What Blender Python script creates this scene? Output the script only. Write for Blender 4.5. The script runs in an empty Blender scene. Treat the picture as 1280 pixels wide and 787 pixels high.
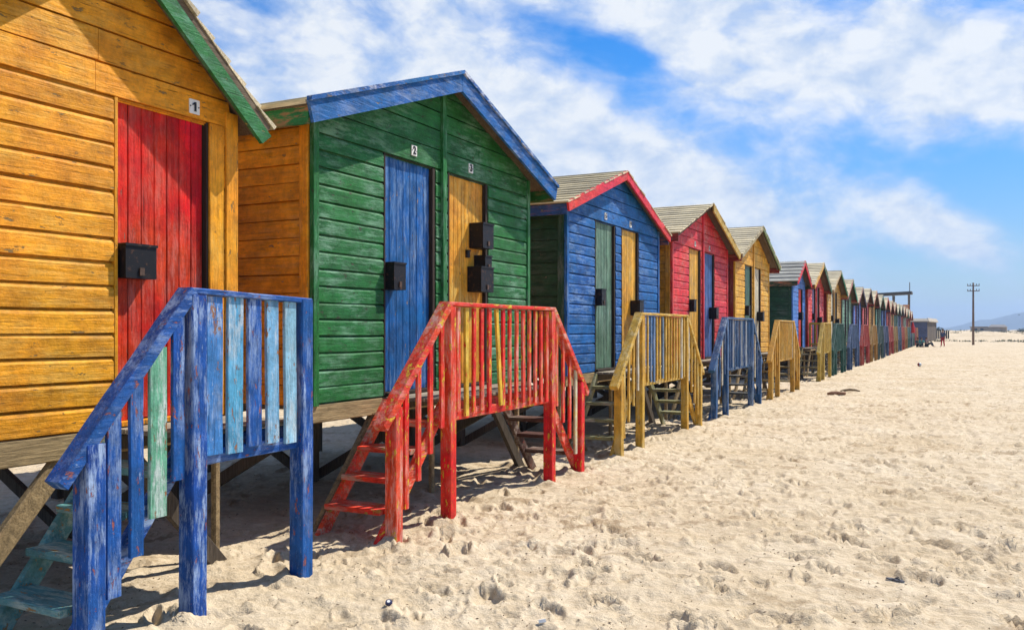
import bpy, math, random
import numpy as np
from mathutils import Vector, Matrix

random.seed(7)
rnd = random.uniform
R = math.radians
scene = bpy.context.scene
COL = scene.collection

# ------------------------------------------------------------------ helpers
class MB:
    """collects polygons, builds ONE mesh object"""
    def __init__(s): s.v = []; s.f = []
    def add(s, vs, fs):
        b = len(s.v); s.v += [tuple(p) for p in vs]; s.f += [tuple(i + b for i in f) for f in fs]
    def box(s, a, b):
        x0, y0, z0 = a; x1, y1, z1 = b
        s.add([(x0,y0,z0),(x1,y0,z0),(x1,y1,z0),(x0,y1,z0),(x0,y0,z1),(x1,y0,z1),(x1,y1,z1),(x0,y1,z1)],
              [(0,3,2,1),(4,5,6,7),(0,1,5,4),(1,2,6,5),(2,3,7,6),(3,0,4,7)])
    def beam(s, p0, p1, w, h, side=(1,0,0), ch=.005, seg=1, jit=0.0, taper=1.0):
        """timber from p0 to p1; w along `side`, h along the third axis; chamfered edges"""
        p0 = Vector(p0); p1 = Vector(p1); d = (p1-p0).normalized()
        a = Vector(side); a = (a - d*a.dot(d)).normalized(); b = d.cross(a)
        ch = min(ch, w*.3, h*.3)
        pr = [(-w/2+ch,-h/2),(w/2-ch,-h/2),(w/2,-h/2+ch),(w/2,h/2-ch),(w/2-ch,h/2),(-w/2+ch,h/2),(-w/2,h/2-ch),(-w/2,-h/2+ch)]
        vs = []; fs = []
        for i in range(seg+1):
            t = i/seg; c = p0.lerp(p1, t); k = 1+(taper-1)*t
            ja, jb = (rnd(-jit,jit), rnd(-jit,jit)) if 0 < i < seg else (0,0)
            for q in pr: vs.append(c + a*(q[0]*k+ja) + b*(q[1]*k+jb))
        for i in range(seg):
            for j in range(8):
                k = (j+1) % 8
                fs.append((i*8+j, i*8+k, (i+1)*8+k, (i+1)*8+j))
        fs.append(tuple(reversed(range(8)))); fs.append(tuple(seg*8+j for j in range(8)))
        s.add(vs, fs)
    def prism(s, poly, d):
        """poly: list of 3D points, extruded by vector d"""
        n = len(poly); d = Vector(d)
        vs = [Vector(p) for p in poly] + [Vector(p)+d for p in poly]
        fs = [tuple(reversed(range(n))), tuple(range(n, 2*n))]
        fs += [(i, (i+1) % n, n+(i+1) % n, n+i) for i in range(n)]
        s.add(vs, fs)
    def tube(s, pts, rad, n=10, cap=True):
        pts = [Vector(p) for p in pts]; rad = rad if isinstance(rad, (list, tuple)) else [rad]*len(pts)
        vs = []; fs = []
        for i, p in enumerate(pts):
            d = (pts[min(i+1, len(pts)-1)]-pts[max(i-1, 0)]).normalized()
            a = d.orthogonal().normalized() if abs(d.z) > .9 else d.cross(Vector((0,0,1))).normalized()
            b = d.cross(a)
            for j in range(n):
                t = 2*math.pi*j/n; vs.append(p + a*math.cos(t)*rad[i] + b*math.sin(t)*rad[i])
        for i in range(len(pts)-1):
            for j in range(n):
                k = (j+1) % n; fs.append((i*n+j, i*n+k, (i+1)*n+k, (i+1)*n+j))
        if cap:
            fs.append(tuple(reversed(range(n)))); fs.append(tuple((len(pts)-1)*n+j for j in range(n)))
        s.add(vs, fs)
    def ball(s, c, r, sc=(1,1,1), nu=16, nv=10):
        vs = [(c[0], c[1], c[2]-r*sc[2])]; fs = []
        for i in range(1, nv):
            ph = -math.pi/2+math.pi*i/nv
            for j in range(nu):
                th = 2*math.pi*j/nu
                vs.append((c[0]+r*sc[0]*math.cos(ph)*math.cos(th), c[1]+r*sc[1]*math.cos(ph)*math.sin(th), c[2]+r*sc[2]*math.sin(ph)))
        vs.append((c[0], c[1], c[2]+r*sc[2])); top = len(vs)-1
        for j in range(nu):
            k = (j+1) % nu
            fs.append((0, 1+k, 1+j)); fs.append((top, top-nu+j, top-nu+k))
            for i in range(nv-2): fs.append((1+i*nu+j, 1+i*nu+k, 1+(i+1)*nu+k, 1+(i+1)*nu+j))
        s.add(vs, fs)
    def build(s, name, m, parent=None, smooth=False):
        me = bpy.data.meshes.new(name); me.from_pydata(s.v, [], s.f); me.validate(); me.update()
        import bmesh
        bm = bmesh.new(); bm.from_mesh(me); bmesh.ops.recalc_face_normals(bm, faces=bm.faces); bm.to_mesh(me); bm.free()
        if smooth:
            for p in me.polygons: p.use_smooth = True
        me.materials.append(m)
        o = bpy.data.objects.new(name, me); COL.objects.link(o)
        if parent: o.parent = parent
        return o

def tag(o, label=None, cat=None, group=None, kind=None):
    if label: o['label'] = label
    if cat: o['category'] = cat
    if group: o['group'] = group
    if kind: o['kind'] = kind
    return o
def empty(name, loc, rz=0, **k):
    o = bpy.data.objects.new(name, None); COL.objects.link(o); o.location = loc; o.rotation_euler = (0,0,rz)
    o.empty_display_size = .2
    return tag(o, **k)

# ------------------------------------------------------------------ materials
def nodes(name):
    m = bpy.data.materials.new(name); m.use_nodes = True
    nt = m.node_tree; nt.nodes.clear()
    def N(t, **k):
        n = nt.nodes.new(t)
        for a, b in k.items():
            if a in n.inputs: n.inputs[a].default_value = b
            else: setattr(n, a, b)
        return n
    def L(a, b): nt.links.new(a, b)
    out = N('ShaderNodeOutputMaterial'); bs = N('ShaderNodeBsdfPrincipled'); L(bs.outputs[0], out.inputs[0])
    return m, N, L, bs
def c4(c): return (c[0], c[1], c[2], 1)
def ramp(N, L, src, a, b, ca=(0,0,0), cb=(1,1,1)):
    r = N('ShaderNodeValToRGB'); r.color_ramp.elements[0].position = a; r.color_ramp.elements[1].position = b
    r.color_ramp.elements[0].color = c4(ca); r.color_ramp.elements[1].color = c4(cb); L(src, r.inputs[0]); return r.outputs[0]
def mixc(N, L, f, a, b, mode='MIX'):
    n = N('ShaderNodeMix', data_type='RGBA', blend_type=mode)
    if isinstance(f, float): n.inputs[0].default_value = f
    else: L(f, n.inputs[0])
    for i, x in ((6, a), (7, b)):
        if isinstance(x, tuple): n.inputs[i].default_value = c4(x)
        else: L(x, n.inputs[i])
    return n.outputs[2]
def coords(N, L, scale=(1,1,1), rand=True):
    tc = N('ShaderNodeTexCoord'); src = tc.outputs['Object']
    if rand:
        oi = N('ShaderNodeObjectInfo'); mu = N('ShaderNodeMath', operation='MULTIPLY'); mu.inputs[1].default_value = 31
        L(oi.outputs['Random'], mu.inputs[0])
        ad = N('ShaderNodeVectorMath', operation='ADD'); L(src, ad.inputs[0]); L(mu.outputs[0], ad.inputs[1]); src = ad.outputs[0]
    def sc(v):
        vm = N('ShaderNodeVectorMath', operation='MULTIPLY'); L(src, vm.inputs[0]); vm.inputs[1].default_value = v; return vm.outputs[0]
    return sc
AX = {'x': (1,14,14), 'y': (14,1,14), 'z': (14,14,1), 'i': (6,6,6)}
_pc = {}
def paint(base, fade=None, chip=None, axis='y', fa=.35, ch=.08, rough=.5, stain=.12):
    """old brush-painted timber: uneven tone, sun-faded areas, flaked spots, grain relief"""
    key = (base, fade, chip, axis, fa, ch, rough, stain)
    if key in _pc: return _pc[key]
    fade = fade or tuple(min(1, .5*x+.28) for x in base); chip = chip or (.22,.17,.12)
    m, N, L, bs = nodes('painted_wood')
    sc = coords(N, L); ax = AX[axis]
    big = N('ShaderNodeTexNoise', Scale=1.3, Detail=6.0, Roughness=.6); L(sc((1,1,1)), big.inputs['Vector'])
    grain = N('ShaderNodeTexNoise', Scale=3.2, Detail=7.0, Roughness=.65, Distortion=.4); L(sc(ax), grain.inputs['Vector'])
    fine = N('ShaderNodeTexNoise', Scale=55.0, Detail=5.0, Roughness=.7); L(sc((1,1,1)), fine.inputs['Vector'])
    geo = N('ShaderNodeNewGeometry')
    # tone per board
    hs = N('ShaderNodeHueSaturation'); hs.inputs['Color'].default_value = c4(base)
    mr = N('ShaderNodeMapRange'); L(geo.outputs['Random Per Island'], mr.inputs[0]); mr.inputs[3].default_value = .84; mr.inputs[4].default_value = 1.16
    L(mr.outputs[0], hs.inputs['Value'])
    mh = N('ShaderNodeMapRange'); L(big.outputs[0], mh.inputs[0]); mh.inputs[1].default_value = .3; mh.inputs[2].default_value = .7; mh.inputs[3].default_value = .490; mh.inputs[4].default_value = .510
    L(mh.outputs[0], hs.inputs['Hue'])
    col = hs.outputs[0]
    # brush marks along the grain, blotches across it
    col = mixc(N, L, .5, col, ramp(N, L, grain.outputs[0], .34, .64, (.66,.66,.66), (1.22,1.22,1.22)), 'MULTIPLY')
    bl = N('ShaderNodeTexNoise', Scale=6.5, Detail=6.0, Roughness=.74); L(sc((1,1,1)), bl.inputs['Vector'])
    col = mixc(N, L, .9, col, ramp(N, L, bl.outputs[0], .34, .64, (.62,.60,.58), (1.26,1.26,1.26)), 'MULTIPLY')
    # rubbed and sun-faded areas, broken up along the grain
    rb = N('ShaderNodeTexNoise', Scale=4.2, Detail=6.0, Roughness=.78); L(sc(tuple(.22*a+.5 for a in ax)), rb.inputs['Vector'])
    fm = N('ShaderNodeMath', operation='MULTIPLY'); L(ramp(N, L, big.outputs[0], .40, .62), fm.inputs[0]); L(ramp(N, L, rb.outputs[0], .47, .60), fm.inputs[1])
    fk = N('ShaderNodeMath', operation='MULTIPLY'); L(fm.outputs[0], fk.inputs[0]); fk.inputs[1].default_value = min(1., fa*1.7)
    col = mixc(N, L, fk.outputs[0], col, fade)
    # stains (dirt with its own shape)
    st = N('ShaderNodeTexNoise', Scale=5.0, Detail=6.0, Roughness=.75); L(sc(tuple(.3*a+.6 for a in ax)), st.inputs['Vector'])
    sk = N('ShaderNodeMath', operation='MULTIPLY'); L(ramp(N, L, st.outputs[0], .53, .70), sk.inputs[0]); sk.inputs[1].default_value = min(1., stain*1.7)
    col = mixc(N, L, sk.outputs[0], col, tuple(.22*x+.010 for x in base))
    # drying cracks along the grain
    ck = N('ShaderNodeTexNoise', Scale=5.5, Detail=6.0, Roughness=.6); L(sc(tuple(a*1.5 if a > 1 else .55 for a in ax)), ck.inputs['Vector'])
    cl = ramp(N, L, ck.outputs[0], .325, .36, (1,1,1), (0,0,0))
    cs = N('ShaderNodeMath', operation='MULTIPLY'); L(cl, cs.inputs[0]); cs.inputs[1].default_value = .75
    col = mixc(N, L, cs.outputs[0], col, tuple(.12*x+.008 for x in base))
    # flaked spots
    cn = N('ShaderNodeTexNoise', Scale=8.0, Detail=6.0, Roughness=.76, Distortion=.2); L(sc(tuple(.14*a+.7 for a in ax)), cn.inputs['Vector'])
    thr = .655-.20*ch
    cm = ramp(N, L, cn.outputs[0], thr, thr+.010)
    col = mixc(N, L, cm, col, chip)
    ce = N('ShaderNodeMath', operation='SUBTRACT'); L(ramp(N, L, cn.outputs[0], thr-.010, thr-.002), ce.inputs[0]); L(cm, ce.inputs[1]); ce.use_clamp = True
    ce2 = N('ShaderNodeMath', operation='MULTIPLY'); L(ce.outputs[0], ce2.inputs[0]); ce2.inputs[1].default_value = .5
    col = mixc(N, L, ce2.outputs[0], col, tuple(.15*x+.01 for x in base))
    # light scuffs
    sn = N('ShaderNodeTexNoise', Scale=15.0, Detail=7.0, Roughness=.82); L(sc(tuple(.25*a+.5 for a in ax)), sn.inputs['Vector'])
    sm = N('ShaderNodeMath', operation='MULTIPLY'); L(ramp(N, L, sn.outputs[0], .61, .66), sm.inputs[0]); sm.inputs[1].default_value = .7*fa+.2
    col = mixc(N, L, sm.outputs[0], col, fade)
    L(col, bs.inputs['Base Color'])
    rr = N('ShaderNodeMapRange'); L(fine.outputs[0], rr.inputs[0]); rr.inputs[3].default_value = rough-.12; rr.inputs[4].default_value = rough+.28
    L(rr.outputs[0], bs.inputs['Roughness']); bs.inputs['Specular IOR Level'].default_value = .22
    b1 = N('ShaderNodeBump', Strength=.8, Distance=.009); L(grain.outputs[0], b1.inputs['Height'])
    b2 = N('ShaderNodeBump', Strength=.8, Distance=.005); L(fine.outputs[0], b2.inputs['Height']); L(b1.outputs[0], b2.inputs['Normal'])
    b3 = N('ShaderNodeBump', Strength=.8, Distance=.004, invert=True); L(cm, b3.inputs['Height']); L(b2.outputs[0], b3.inputs['Normal'])
    b4 = N('ShaderNodeBump', Strength=.8, Distance=.005, invert=True); L(cl, b4.inputs['Height']); L(b3.outputs[0], b4.inputs['Normal'])
    L(b4.outputs[0], bs.inputs['Normal'])
    _pc[key] = m; return m

def wood(base, axis='x', dark=.35, rough=.8):
    key = ('w', base, axis, dark)
    if key in _pc: return _pc[key]
    m, N, L, bs = nodes('weathered_wood'); sc = coords(N, L); ax = AX[axis]
    gr = N('ShaderNodeTexNoise', Scale=4.0, Detail=6.0, Roughness=.7, Distortion=.8); L(sc(ax), gr.inputs['Vector'])
    gr2 = N('ShaderNodeTexNoise', Scale=14.0, Detail=4.0, Roughness=.6); L(sc(tuple(a if a > 1 else .35 for a in ax)), gr2.inputs['Vector'])
    big = N('ShaderNodeTexNoise', Scale=1.6, Detail=5.0, Roughness=.6); L(sc((1,1,1)), big.inputs['Vector'])
    geo = N('ShaderNodeNewGeometry')
    dk = tuple(x*dark for x in base)
    col = ramp(N, L, gr.outputs[0], .33, .62, dk, base)
    col = mixc(N, L, .55, col, ramp(N, L, gr2.outputs[0], .35, .6, (.45,.43,.4), (1.15,1.15,1.15)), 'MULTIPLY')
    col = mixc(N, L, .5, col, ramp(N, L, big.outputs[0], .35, .65, (.6,.58,.55), (1.25,1.22,1.15)), 'MULTIPLY')
    col = mixc(N, L, .6, col, ramp(N, L, geo.outputs['Random Per Island'], 0, 1, (.68,.68,.70), (1.25,1.22,1.15)), 'MULTIPLY')
    L(col, bs.inputs['Base Color']); bs.inputs['Roughness'].default_value = rough; bs.inputs['Specular IOR Level'].default_value = .25
    b1 = N('ShaderNodeBump', Strength=.7, Distance=.006); L(gr.outputs[0], b1.inputs['Height'])
    b2 = N('ShaderNodeBump', Strength=.5, Distance=.003); L(gr2.outputs[0], b2.inputs['Height']); L(b1.outputs[0], b2.inputs['Normal'])
    L(b2.outputs[0], bs.inputs['Normal'])
    _pc[key] = m; return m

def plain(name, base, rough=.6, metal=0., var=.25, scale=12., bump=.2):
    m, N, L, bs = nodes(name); sc = coords(N, L)
    n = N('ShaderNodeTexNoise', Scale=scale, Detail=6.0, Roughness=.65); L(sc((1,1,1)), n.inputs['Vector'])
    col = ramp(N, L, n.outputs[0], .3, .7, tuple(x*(1-var) for x in base), tuple(min(1, x*(1+var)) for x in base))
    L(col, bs.inputs['Base Color']); bs.inputs['Roughness'].default_value = rough; bs.inputs['Metallic'].default_value = metal
    if bump:
        b = N('ShaderNodeBump', Strength=bump, Distance=.01); L(n.outputs[0], b.inputs['Height']); L(b.outputs[0], bs.inputs['Normal'])
    return m

def black_metal():
    m, N, L, bs = nodes('black_painted_metal'); sc = coords(N, L)
    n = N('ShaderNodeTexNoise', Scale=22.0, Detail=6.0, Roughness=.8); L(sc((1,1,1)), n.inputs['Vector'])
    col = mixc(N, L, ramp(N, L, n.outputs[0], .56, .64), (.009,.009,.011), (.09,.04,.02))
    L(col, bs.inputs['Base Color']); bs.inputs['Roughness'].default_value = .5; bs.inputs['Specular IOR Level'].default_value = .25
    b = N('ShaderNodeBump', Strength=.5, Distance=.003); L(n.outputs[0], b.inputs['Height']); L(b.outputs[0], bs.inputs['Normal'])
    return m

# paints
ORANGE=(.78,.31,.012); YEL=(.72,.37,.035); RED=(.66,.020,.005); GREEN=(.018,.150,.034); BLUE=(.007,.105,.34)
DGREEN=(.012,.055,.028); PGREEN=(.14,.27,.17); BRED=(.64,.03,.035); CREAM=(.62,.55,.38); GREYG=(.11,.21,.14); DRED=(.23,.02,.02); SBLUE=(.05,.12,.33)
BLK = black_metal()
PLATE = plain('enamel_plate', (.80,.78,.70), .4, 0, .08, 40., .05)
INK = plain('black_ink', (.012,.012,.012), .5, 0, .1, 40., 0)
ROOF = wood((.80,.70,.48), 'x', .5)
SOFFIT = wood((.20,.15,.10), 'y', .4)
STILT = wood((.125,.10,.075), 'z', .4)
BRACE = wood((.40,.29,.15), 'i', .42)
BEAM = wood((.50,.37,.19), 'y', .38)
DECK = wood((.40,.35,.27), 'y', .4)
JAMB = wood((.05,.035,.025), 'z', .5)  # dark jamb timber, the shade of the door recess put into its colour

HASP = plain('rusty_iron', (.10,.055,.035), .7, .3, .4, 60., .3)
def digit_mesh(ch, size):
    cu = bpy.data.curves.new('digit', 'FONT'); cu.body = ch; cu.size = size; cu.extrude = .002; cu.align_x = 'CENTER'; cu.align_y = 'CENTER'; cu.offset = size*.035
    o = bpy.data.objects.new('digit', cu); COL.objects.link(o)
    bpy.context.view_layer.update(); dg = bpy.context.evaluated_depsgraph_get()
    me = bpy.data.meshes.new_from_object(o.evaluated_get(dg)); bpy.data.objects.remove(o)
    return me

# ------------------------------------------------------------------ camera
CAMH = 1.65
cam = bpy.data.cameras.new('camera'); co = bpy.data.objects.new('camera', cam); COL.objects.link(co)
co.location = (0, 0, CAMH); co.rotation_euler = (R(90), 0, R(26.8))
cam.sensor_width = 36; cam.lens = 36*1100/1280; cam.shift_y = 18.5/1280
cam.clip_start = .05; cam.clip_end = 20000
scene.camera = co

# ------------------------------------------------------------------ ground
def perlin(x, y, seed=0):
    rs = np.random.RandomState(seed); perm = rs.permutation(256); perm = np.concatenate([perm, perm])
    ang = rs.rand(256)*2*np.pi; gx = np.cos(ang); gy = np.sin(ang)
    xi = np.floor(x).astype(int); yi = np.floor(y).astype(int); xf = x-xi; yf = y-yi
    u = xf*xf*xf*(xf*(xf*6-15)+10); v = yf*yf*yf*(yf*(yf*6-15)+10)
    def g(ix, iy, dx, dy):
        h = perm[(perm[ix & 255]+iy) & 255]; return gx[h]*dx+gy[h]*dy
    a = g(xi, yi, xf, yf); b = g(xi+1, yi, xf-1, yf); c = g(xi, yi+1, xf, yf-1); d = g(xi+1, yi+1, xf-1, yf-1)
    return (a+(b-a)*u)*(1-v)+(c+(d-c)*u)*v
def smst(a, b, x):
    t = np.clip((x-a)/(b-a), 0, 1); return t*t*(3-2*t)
def prints(x, y, cell, seed, depth, la, lb, keep):
    """scattered foot-shaped dents with a raised rim"""
    rs = np.random.RandomState(seed); T = 512
    jx = rs.rand(T, T); jy = rs.rand(T, T); an = rs.rand(T, T)*np.pi; dp = rs.rand(T, T); sz = .65+.7*rs.rand(T, T)
    cx = np.floor(x/cell).astype(int); cy = np.floor(y/cell).astype(int); out = np.zeros_like(x)
    for dx in (-1, 0, 1):
        for dy in (-1, 0, 1):
            ix = (cx+dx) % T; iy = (cy+dy) % T
            px = (cx+dx+jx[ix, iy])*cell; py = (cy+dy+jy[ix, iy])*cell; a = an[ix, iy]; s = sz[ix, iy]
            qx = (x-px)*np.cos(a)+(y-py)*np.sin(a); qy = -(x-px)*np.sin(a)+(y-py)*np.cos(a)
            r = np.sqrt((qx/(la*s))**2+(qy/(lb*s))**2)
            amp = np.where(dp[ix, iy] < keep, .35+.65*dp[ix, iy]/keep, 0)*depth*s
            out += amp*(-(1-smst(.50, 1.06, r))*(1+.45*qx/(la*s)*(r < 1)) + .45*np.exp(-((r-1.20)/.20)**2)*(1+.8*np.sin(3*a+qx*9+qy*5)))
    return out
POSTS = [(-3.93, y_) for y_ in (3.02,3.70,4.64,5.78,6.56,8.68,9.46,10.9,11.73,13.99,14.85,16.0,16.8,19.1,19.9)]+[(-4.75, y_) for y_ in (2.6,4.7,5.68,7.6,9.57,10.85,12.8,14.8)]
def ground_h(x, y, near=True):
    r = np.hypot(x, y)
    h = .03*perlin(x*.32, y*.32, 1)+.012*perlin(x*1.1, y*1.1, 2)
    if near:
        wx = x+.09*perlin(x*4.2, y*4.2, 21)+.018*perlin(x*14, y*14, 23); wy = y+.09*perlin(x*4.2, y*4.2, 22)+.018*perlin(x*14, y*14, 24)
        tread = .30+.70*smst(-.22, .22, perlin(x*.45+4, y*.45, 9))
        k = 1-smst(60, 150, r)
        under = .45+.55*smst(-5.2, -4.2, x)          # calmer under the huts
        h = h+k*under*(.03*perlin(x*1.9, y*2.6, 31)+.012*perlin(x*4.5, y*6, 6))
        kt = k*under*tread
        pr_ = (prints(wx, wy, .40, 3, .046, .135, .058, .85)+prints(wx+.1, wy, .47, 17, .040, .15, .06, .6)+.7*tread*prints(wx, wy, .24, 4, .032, .075, .04, .7))
        h = h+k*under*np.clip(pr_, -.050, .045)
        h = h+k*under*.05*np.maximum(0, np.abs(perlin(wx*4.6, wy*4.6, 51))-.20)+k*under*tread*.040*np.maximum(0, np.abs(perlin(wx*9.5, wy*9.5, 52))-.16)
        m = smst(.0, .35, perlin(x*.9+9, y*.9, 12))
        h = h+kt*(.5+m)*(prints(wx, wy, .12, 5, .016, .036, .022, .55)+.010*perlin(x*11, y*11, 7)+.003*perlin(x*27, y*27, 8))
        for px, py in POSTS:                          # sand drifted and scoured round the posts
            q = ((x-px)**2+(y-py)**2); sel = q < .5
            if sel.any(): h = h+np.where(sel, +.028*np.exp(-((np.sqrt(q)-.13)/.07)**2)*(1+.8*np.sin(np.arctan2(y-py, x-px)*1.0+px*7)), 0)
    dune = smst(148, 185, y)*(1-smst(900, 1500, r))
    h = h+dune*(.35+.9*perlin(x*.022+3, y*.018, 14)+1.1*np.abs(perlin(x*.07, y*.05, 15))+.5*perlin(x*.2, y*.15, 16)+.45*(1-smst(-10, 45, x-.06*y)))
    h = h-.9*smst(10, 60, x-.04*y)*smst(30, 200, r)
    h = h-4*smst(500, 1600, r)
    return h
def ground():
    # angle measured from +Y towards +X; the strip the photo looks at is finest
    a1 = np.linspace(R(-66), R(12), 820); a2 = np.linspace(R(12), R(294), 150)[1:-1]
    ang = np.concatenate([a1, a2]); na = len(ang)
    rad = [0.6]
    while rad[-1] < 5200: rad.append(rad[-1]*(1.0062 if rad[-1] < 45 else (1.012 if rad[-1] < 250 else 1.06)))
    rad = np.array(rad); nr = len(rad)
    rr, aa = np.meshgrid(rad, ang, indexing='ij')
    x = (rr*np.sin(aa)).ravel(); y = (rr*np.cos(aa)).ravel()
    z = ground_h(x, y)
    vs = np.stack([x, y, z], 1); vs = np.vstack([vs, [[0,0,float(ground_h(np.array([0.]), np.array([0.]))[0])]]])
    i = np.arange(nr-1)[:, None]; j = np.arange(na)[None, :]; k = (j+1) % na
    q = np.stack([i*na+j+0*k, (i+1)*na+j, (i+1)*na+k, i*na+k], -1).reshape(-1, 4)
    c = nr*na; jj = np.arange(na); t = np.stack([np.full(na, c), jj, (jj+1) % na], 1)
    me = bpy.data.meshes.new('sand_ground')
    nl = q.size+t.size; me.vertices.add(len(vs)); me.vertices.foreach_set('co', vs.astype(np.float32).ravel())
    me.loops.add(nl); me.loops.foreach_set('vertex_index', np.concatenate([q[:, ::-1].ravel(), t.ravel()]).astype(np.int32))
    st = np.concatenate([np.arange(len(q))*4, q.size+np.arange(len(t))*3]).astype(np.int32)
    me.polygons.add(len(st)); me.polygons.foreach_set('loop_start', st)
    me.update(calc_edges=True)
    me.polygons.foreach_set('use_smooth', np.ones(len(st), bool))
    m, N, L, bs = nodes('beach_sand'); sc = coords(N, L, rand=False)
    n1 = N('ShaderNodeTexNoise', Scale=.6, Detail=6.0, Roughness=.65); L(sc((1,1,1)), n1.inputs['Vector'])
    n2 = N('ShaderNodeTexNoise', Scale=9.0, Detail=6.0, Roughness=.72); L(sc((1,1,1)), n2.inputs['Vector'])
    n3 = N('ShaderNodeTexNoise', Scale=160.0, Detail=4.0, Roughness=.7); L(sc((1,1,1)), n3.inputs['Vector'])
    col = ramp(N, L, n1.outputs[0], .3, .7, (.55,.44,.29), (.67,.57,.42))
    col = mixc(N, L, .6, col, ramp(N, L, n2.outputs[0], .32, .66, (.62,.56,.46), (1.14,1.13,1.12)), 'MULTIPLY')
    col = mixc(N, L, .5, col, ramp(N, L, n3.outputs[0], .3, .7, (.7,.68,.64), (1.25,1.25,1.25)), 'MULTIPLY')
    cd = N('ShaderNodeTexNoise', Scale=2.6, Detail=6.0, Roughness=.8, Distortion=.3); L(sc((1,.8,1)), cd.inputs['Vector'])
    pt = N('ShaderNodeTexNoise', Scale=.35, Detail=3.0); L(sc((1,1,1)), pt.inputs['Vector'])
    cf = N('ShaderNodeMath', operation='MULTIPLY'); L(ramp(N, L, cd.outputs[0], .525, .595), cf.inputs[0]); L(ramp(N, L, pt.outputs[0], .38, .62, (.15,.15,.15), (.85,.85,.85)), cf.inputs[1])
    col = mixc(N, L, cf.outputs[0], col, (.33,.235,.135))  # brown clumps of sand, with small clod shadows painted in as colour
    # brown bits of dry weed and shell
    vo = N('ShaderNodeTexNoise', Scale=23.0, Detail=5.0, Roughness=.8); L(sc((1,1,1)), vo.inputs['Vector'])
    col = mixc(N, L, ramp(N, L, vo.outputs[0], .67, .70), col, (.20,.115,.06))
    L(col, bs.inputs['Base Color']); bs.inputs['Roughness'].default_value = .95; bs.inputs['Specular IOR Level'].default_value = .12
    b1 = N('ShaderNodeBump', Strength=1.0, Distance=.035); L(n2.outputs[0], b1.inputs['Height'])
    b2 = N('ShaderNodeBump', Strength=.5, Distance=.004); L(n3.outputs[0], b2.inputs['Height']); L(b1.outputs[0], b2.inputs['Normal'])
    L(b2.outputs[0], bs.inputs['Normal'])
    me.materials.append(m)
    o = bpy.data.objects.new('sand_ground', me); COL.objects.link(o)
    tag(o, 'pale beige beach sand covered in footprints', 'sand', kind='structure')
ground()
def gz(x, y): return float(ground_h(np.array([x], float), np.array([y], float))[0])

# ------------------------------------------------------------------ beach huts
XW = -4.65          # the row's front wall plane
FL = 1.05           # floor level on the stilts
def course(mb, fr, za, zb, ua0, ub0, ua1, ub1, face, top, bev, seg):
    """one weatherboard between heights za..zb; fr maps (u, z, n) to a point"""
    h = zb-za; prof = [(za-.020, -.018), (za-.020, -.0165), (za+.003, -.0165), (za+.003, face), (zb-bev*h, face), (zb-.010, top), (zb-.010, -.016)]; NP = len(prof)
    n = max(1, int(abs(ub0-ua0)/seg)); vs = []; fs = []; j1, j2 = rnd(-.0035,.0035), rnd(-.0035,.0035); sag = rnd(-.004,.004)
    tl = rnd(-.003,.003)
    for i in range(n+1):
        t = i/n; jz = j1*(1-t)+j2*t+sag*math.sin(math.pi*t)+rnd(-.0012,.0012); jn = rnd(-.0015,.0015)
        for k, (z, q) in enumerate(prof):
            w = (z-za)/h; u0 = ua0+(ua1-ua0)*w; u1 = ub0+(ub1-ub0)*w
            vs.append(fr(u0+(u1-u0)*t, z+jz, q+(jn+tl*(1-w) if q > 0 else 0)))
    for i in range(n):
        for k in range(NP): fs.append((i*NP+k, i*NP+(k+1) % NP, (i+1)*NP+(k+1) % NP, (i+1)*NP+k))
    fs.append(tuple(range(NP))); fs.append(tuple(n*NP+k for k in reversed(range(NP))))
    mb.add(vs, fs)

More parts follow.
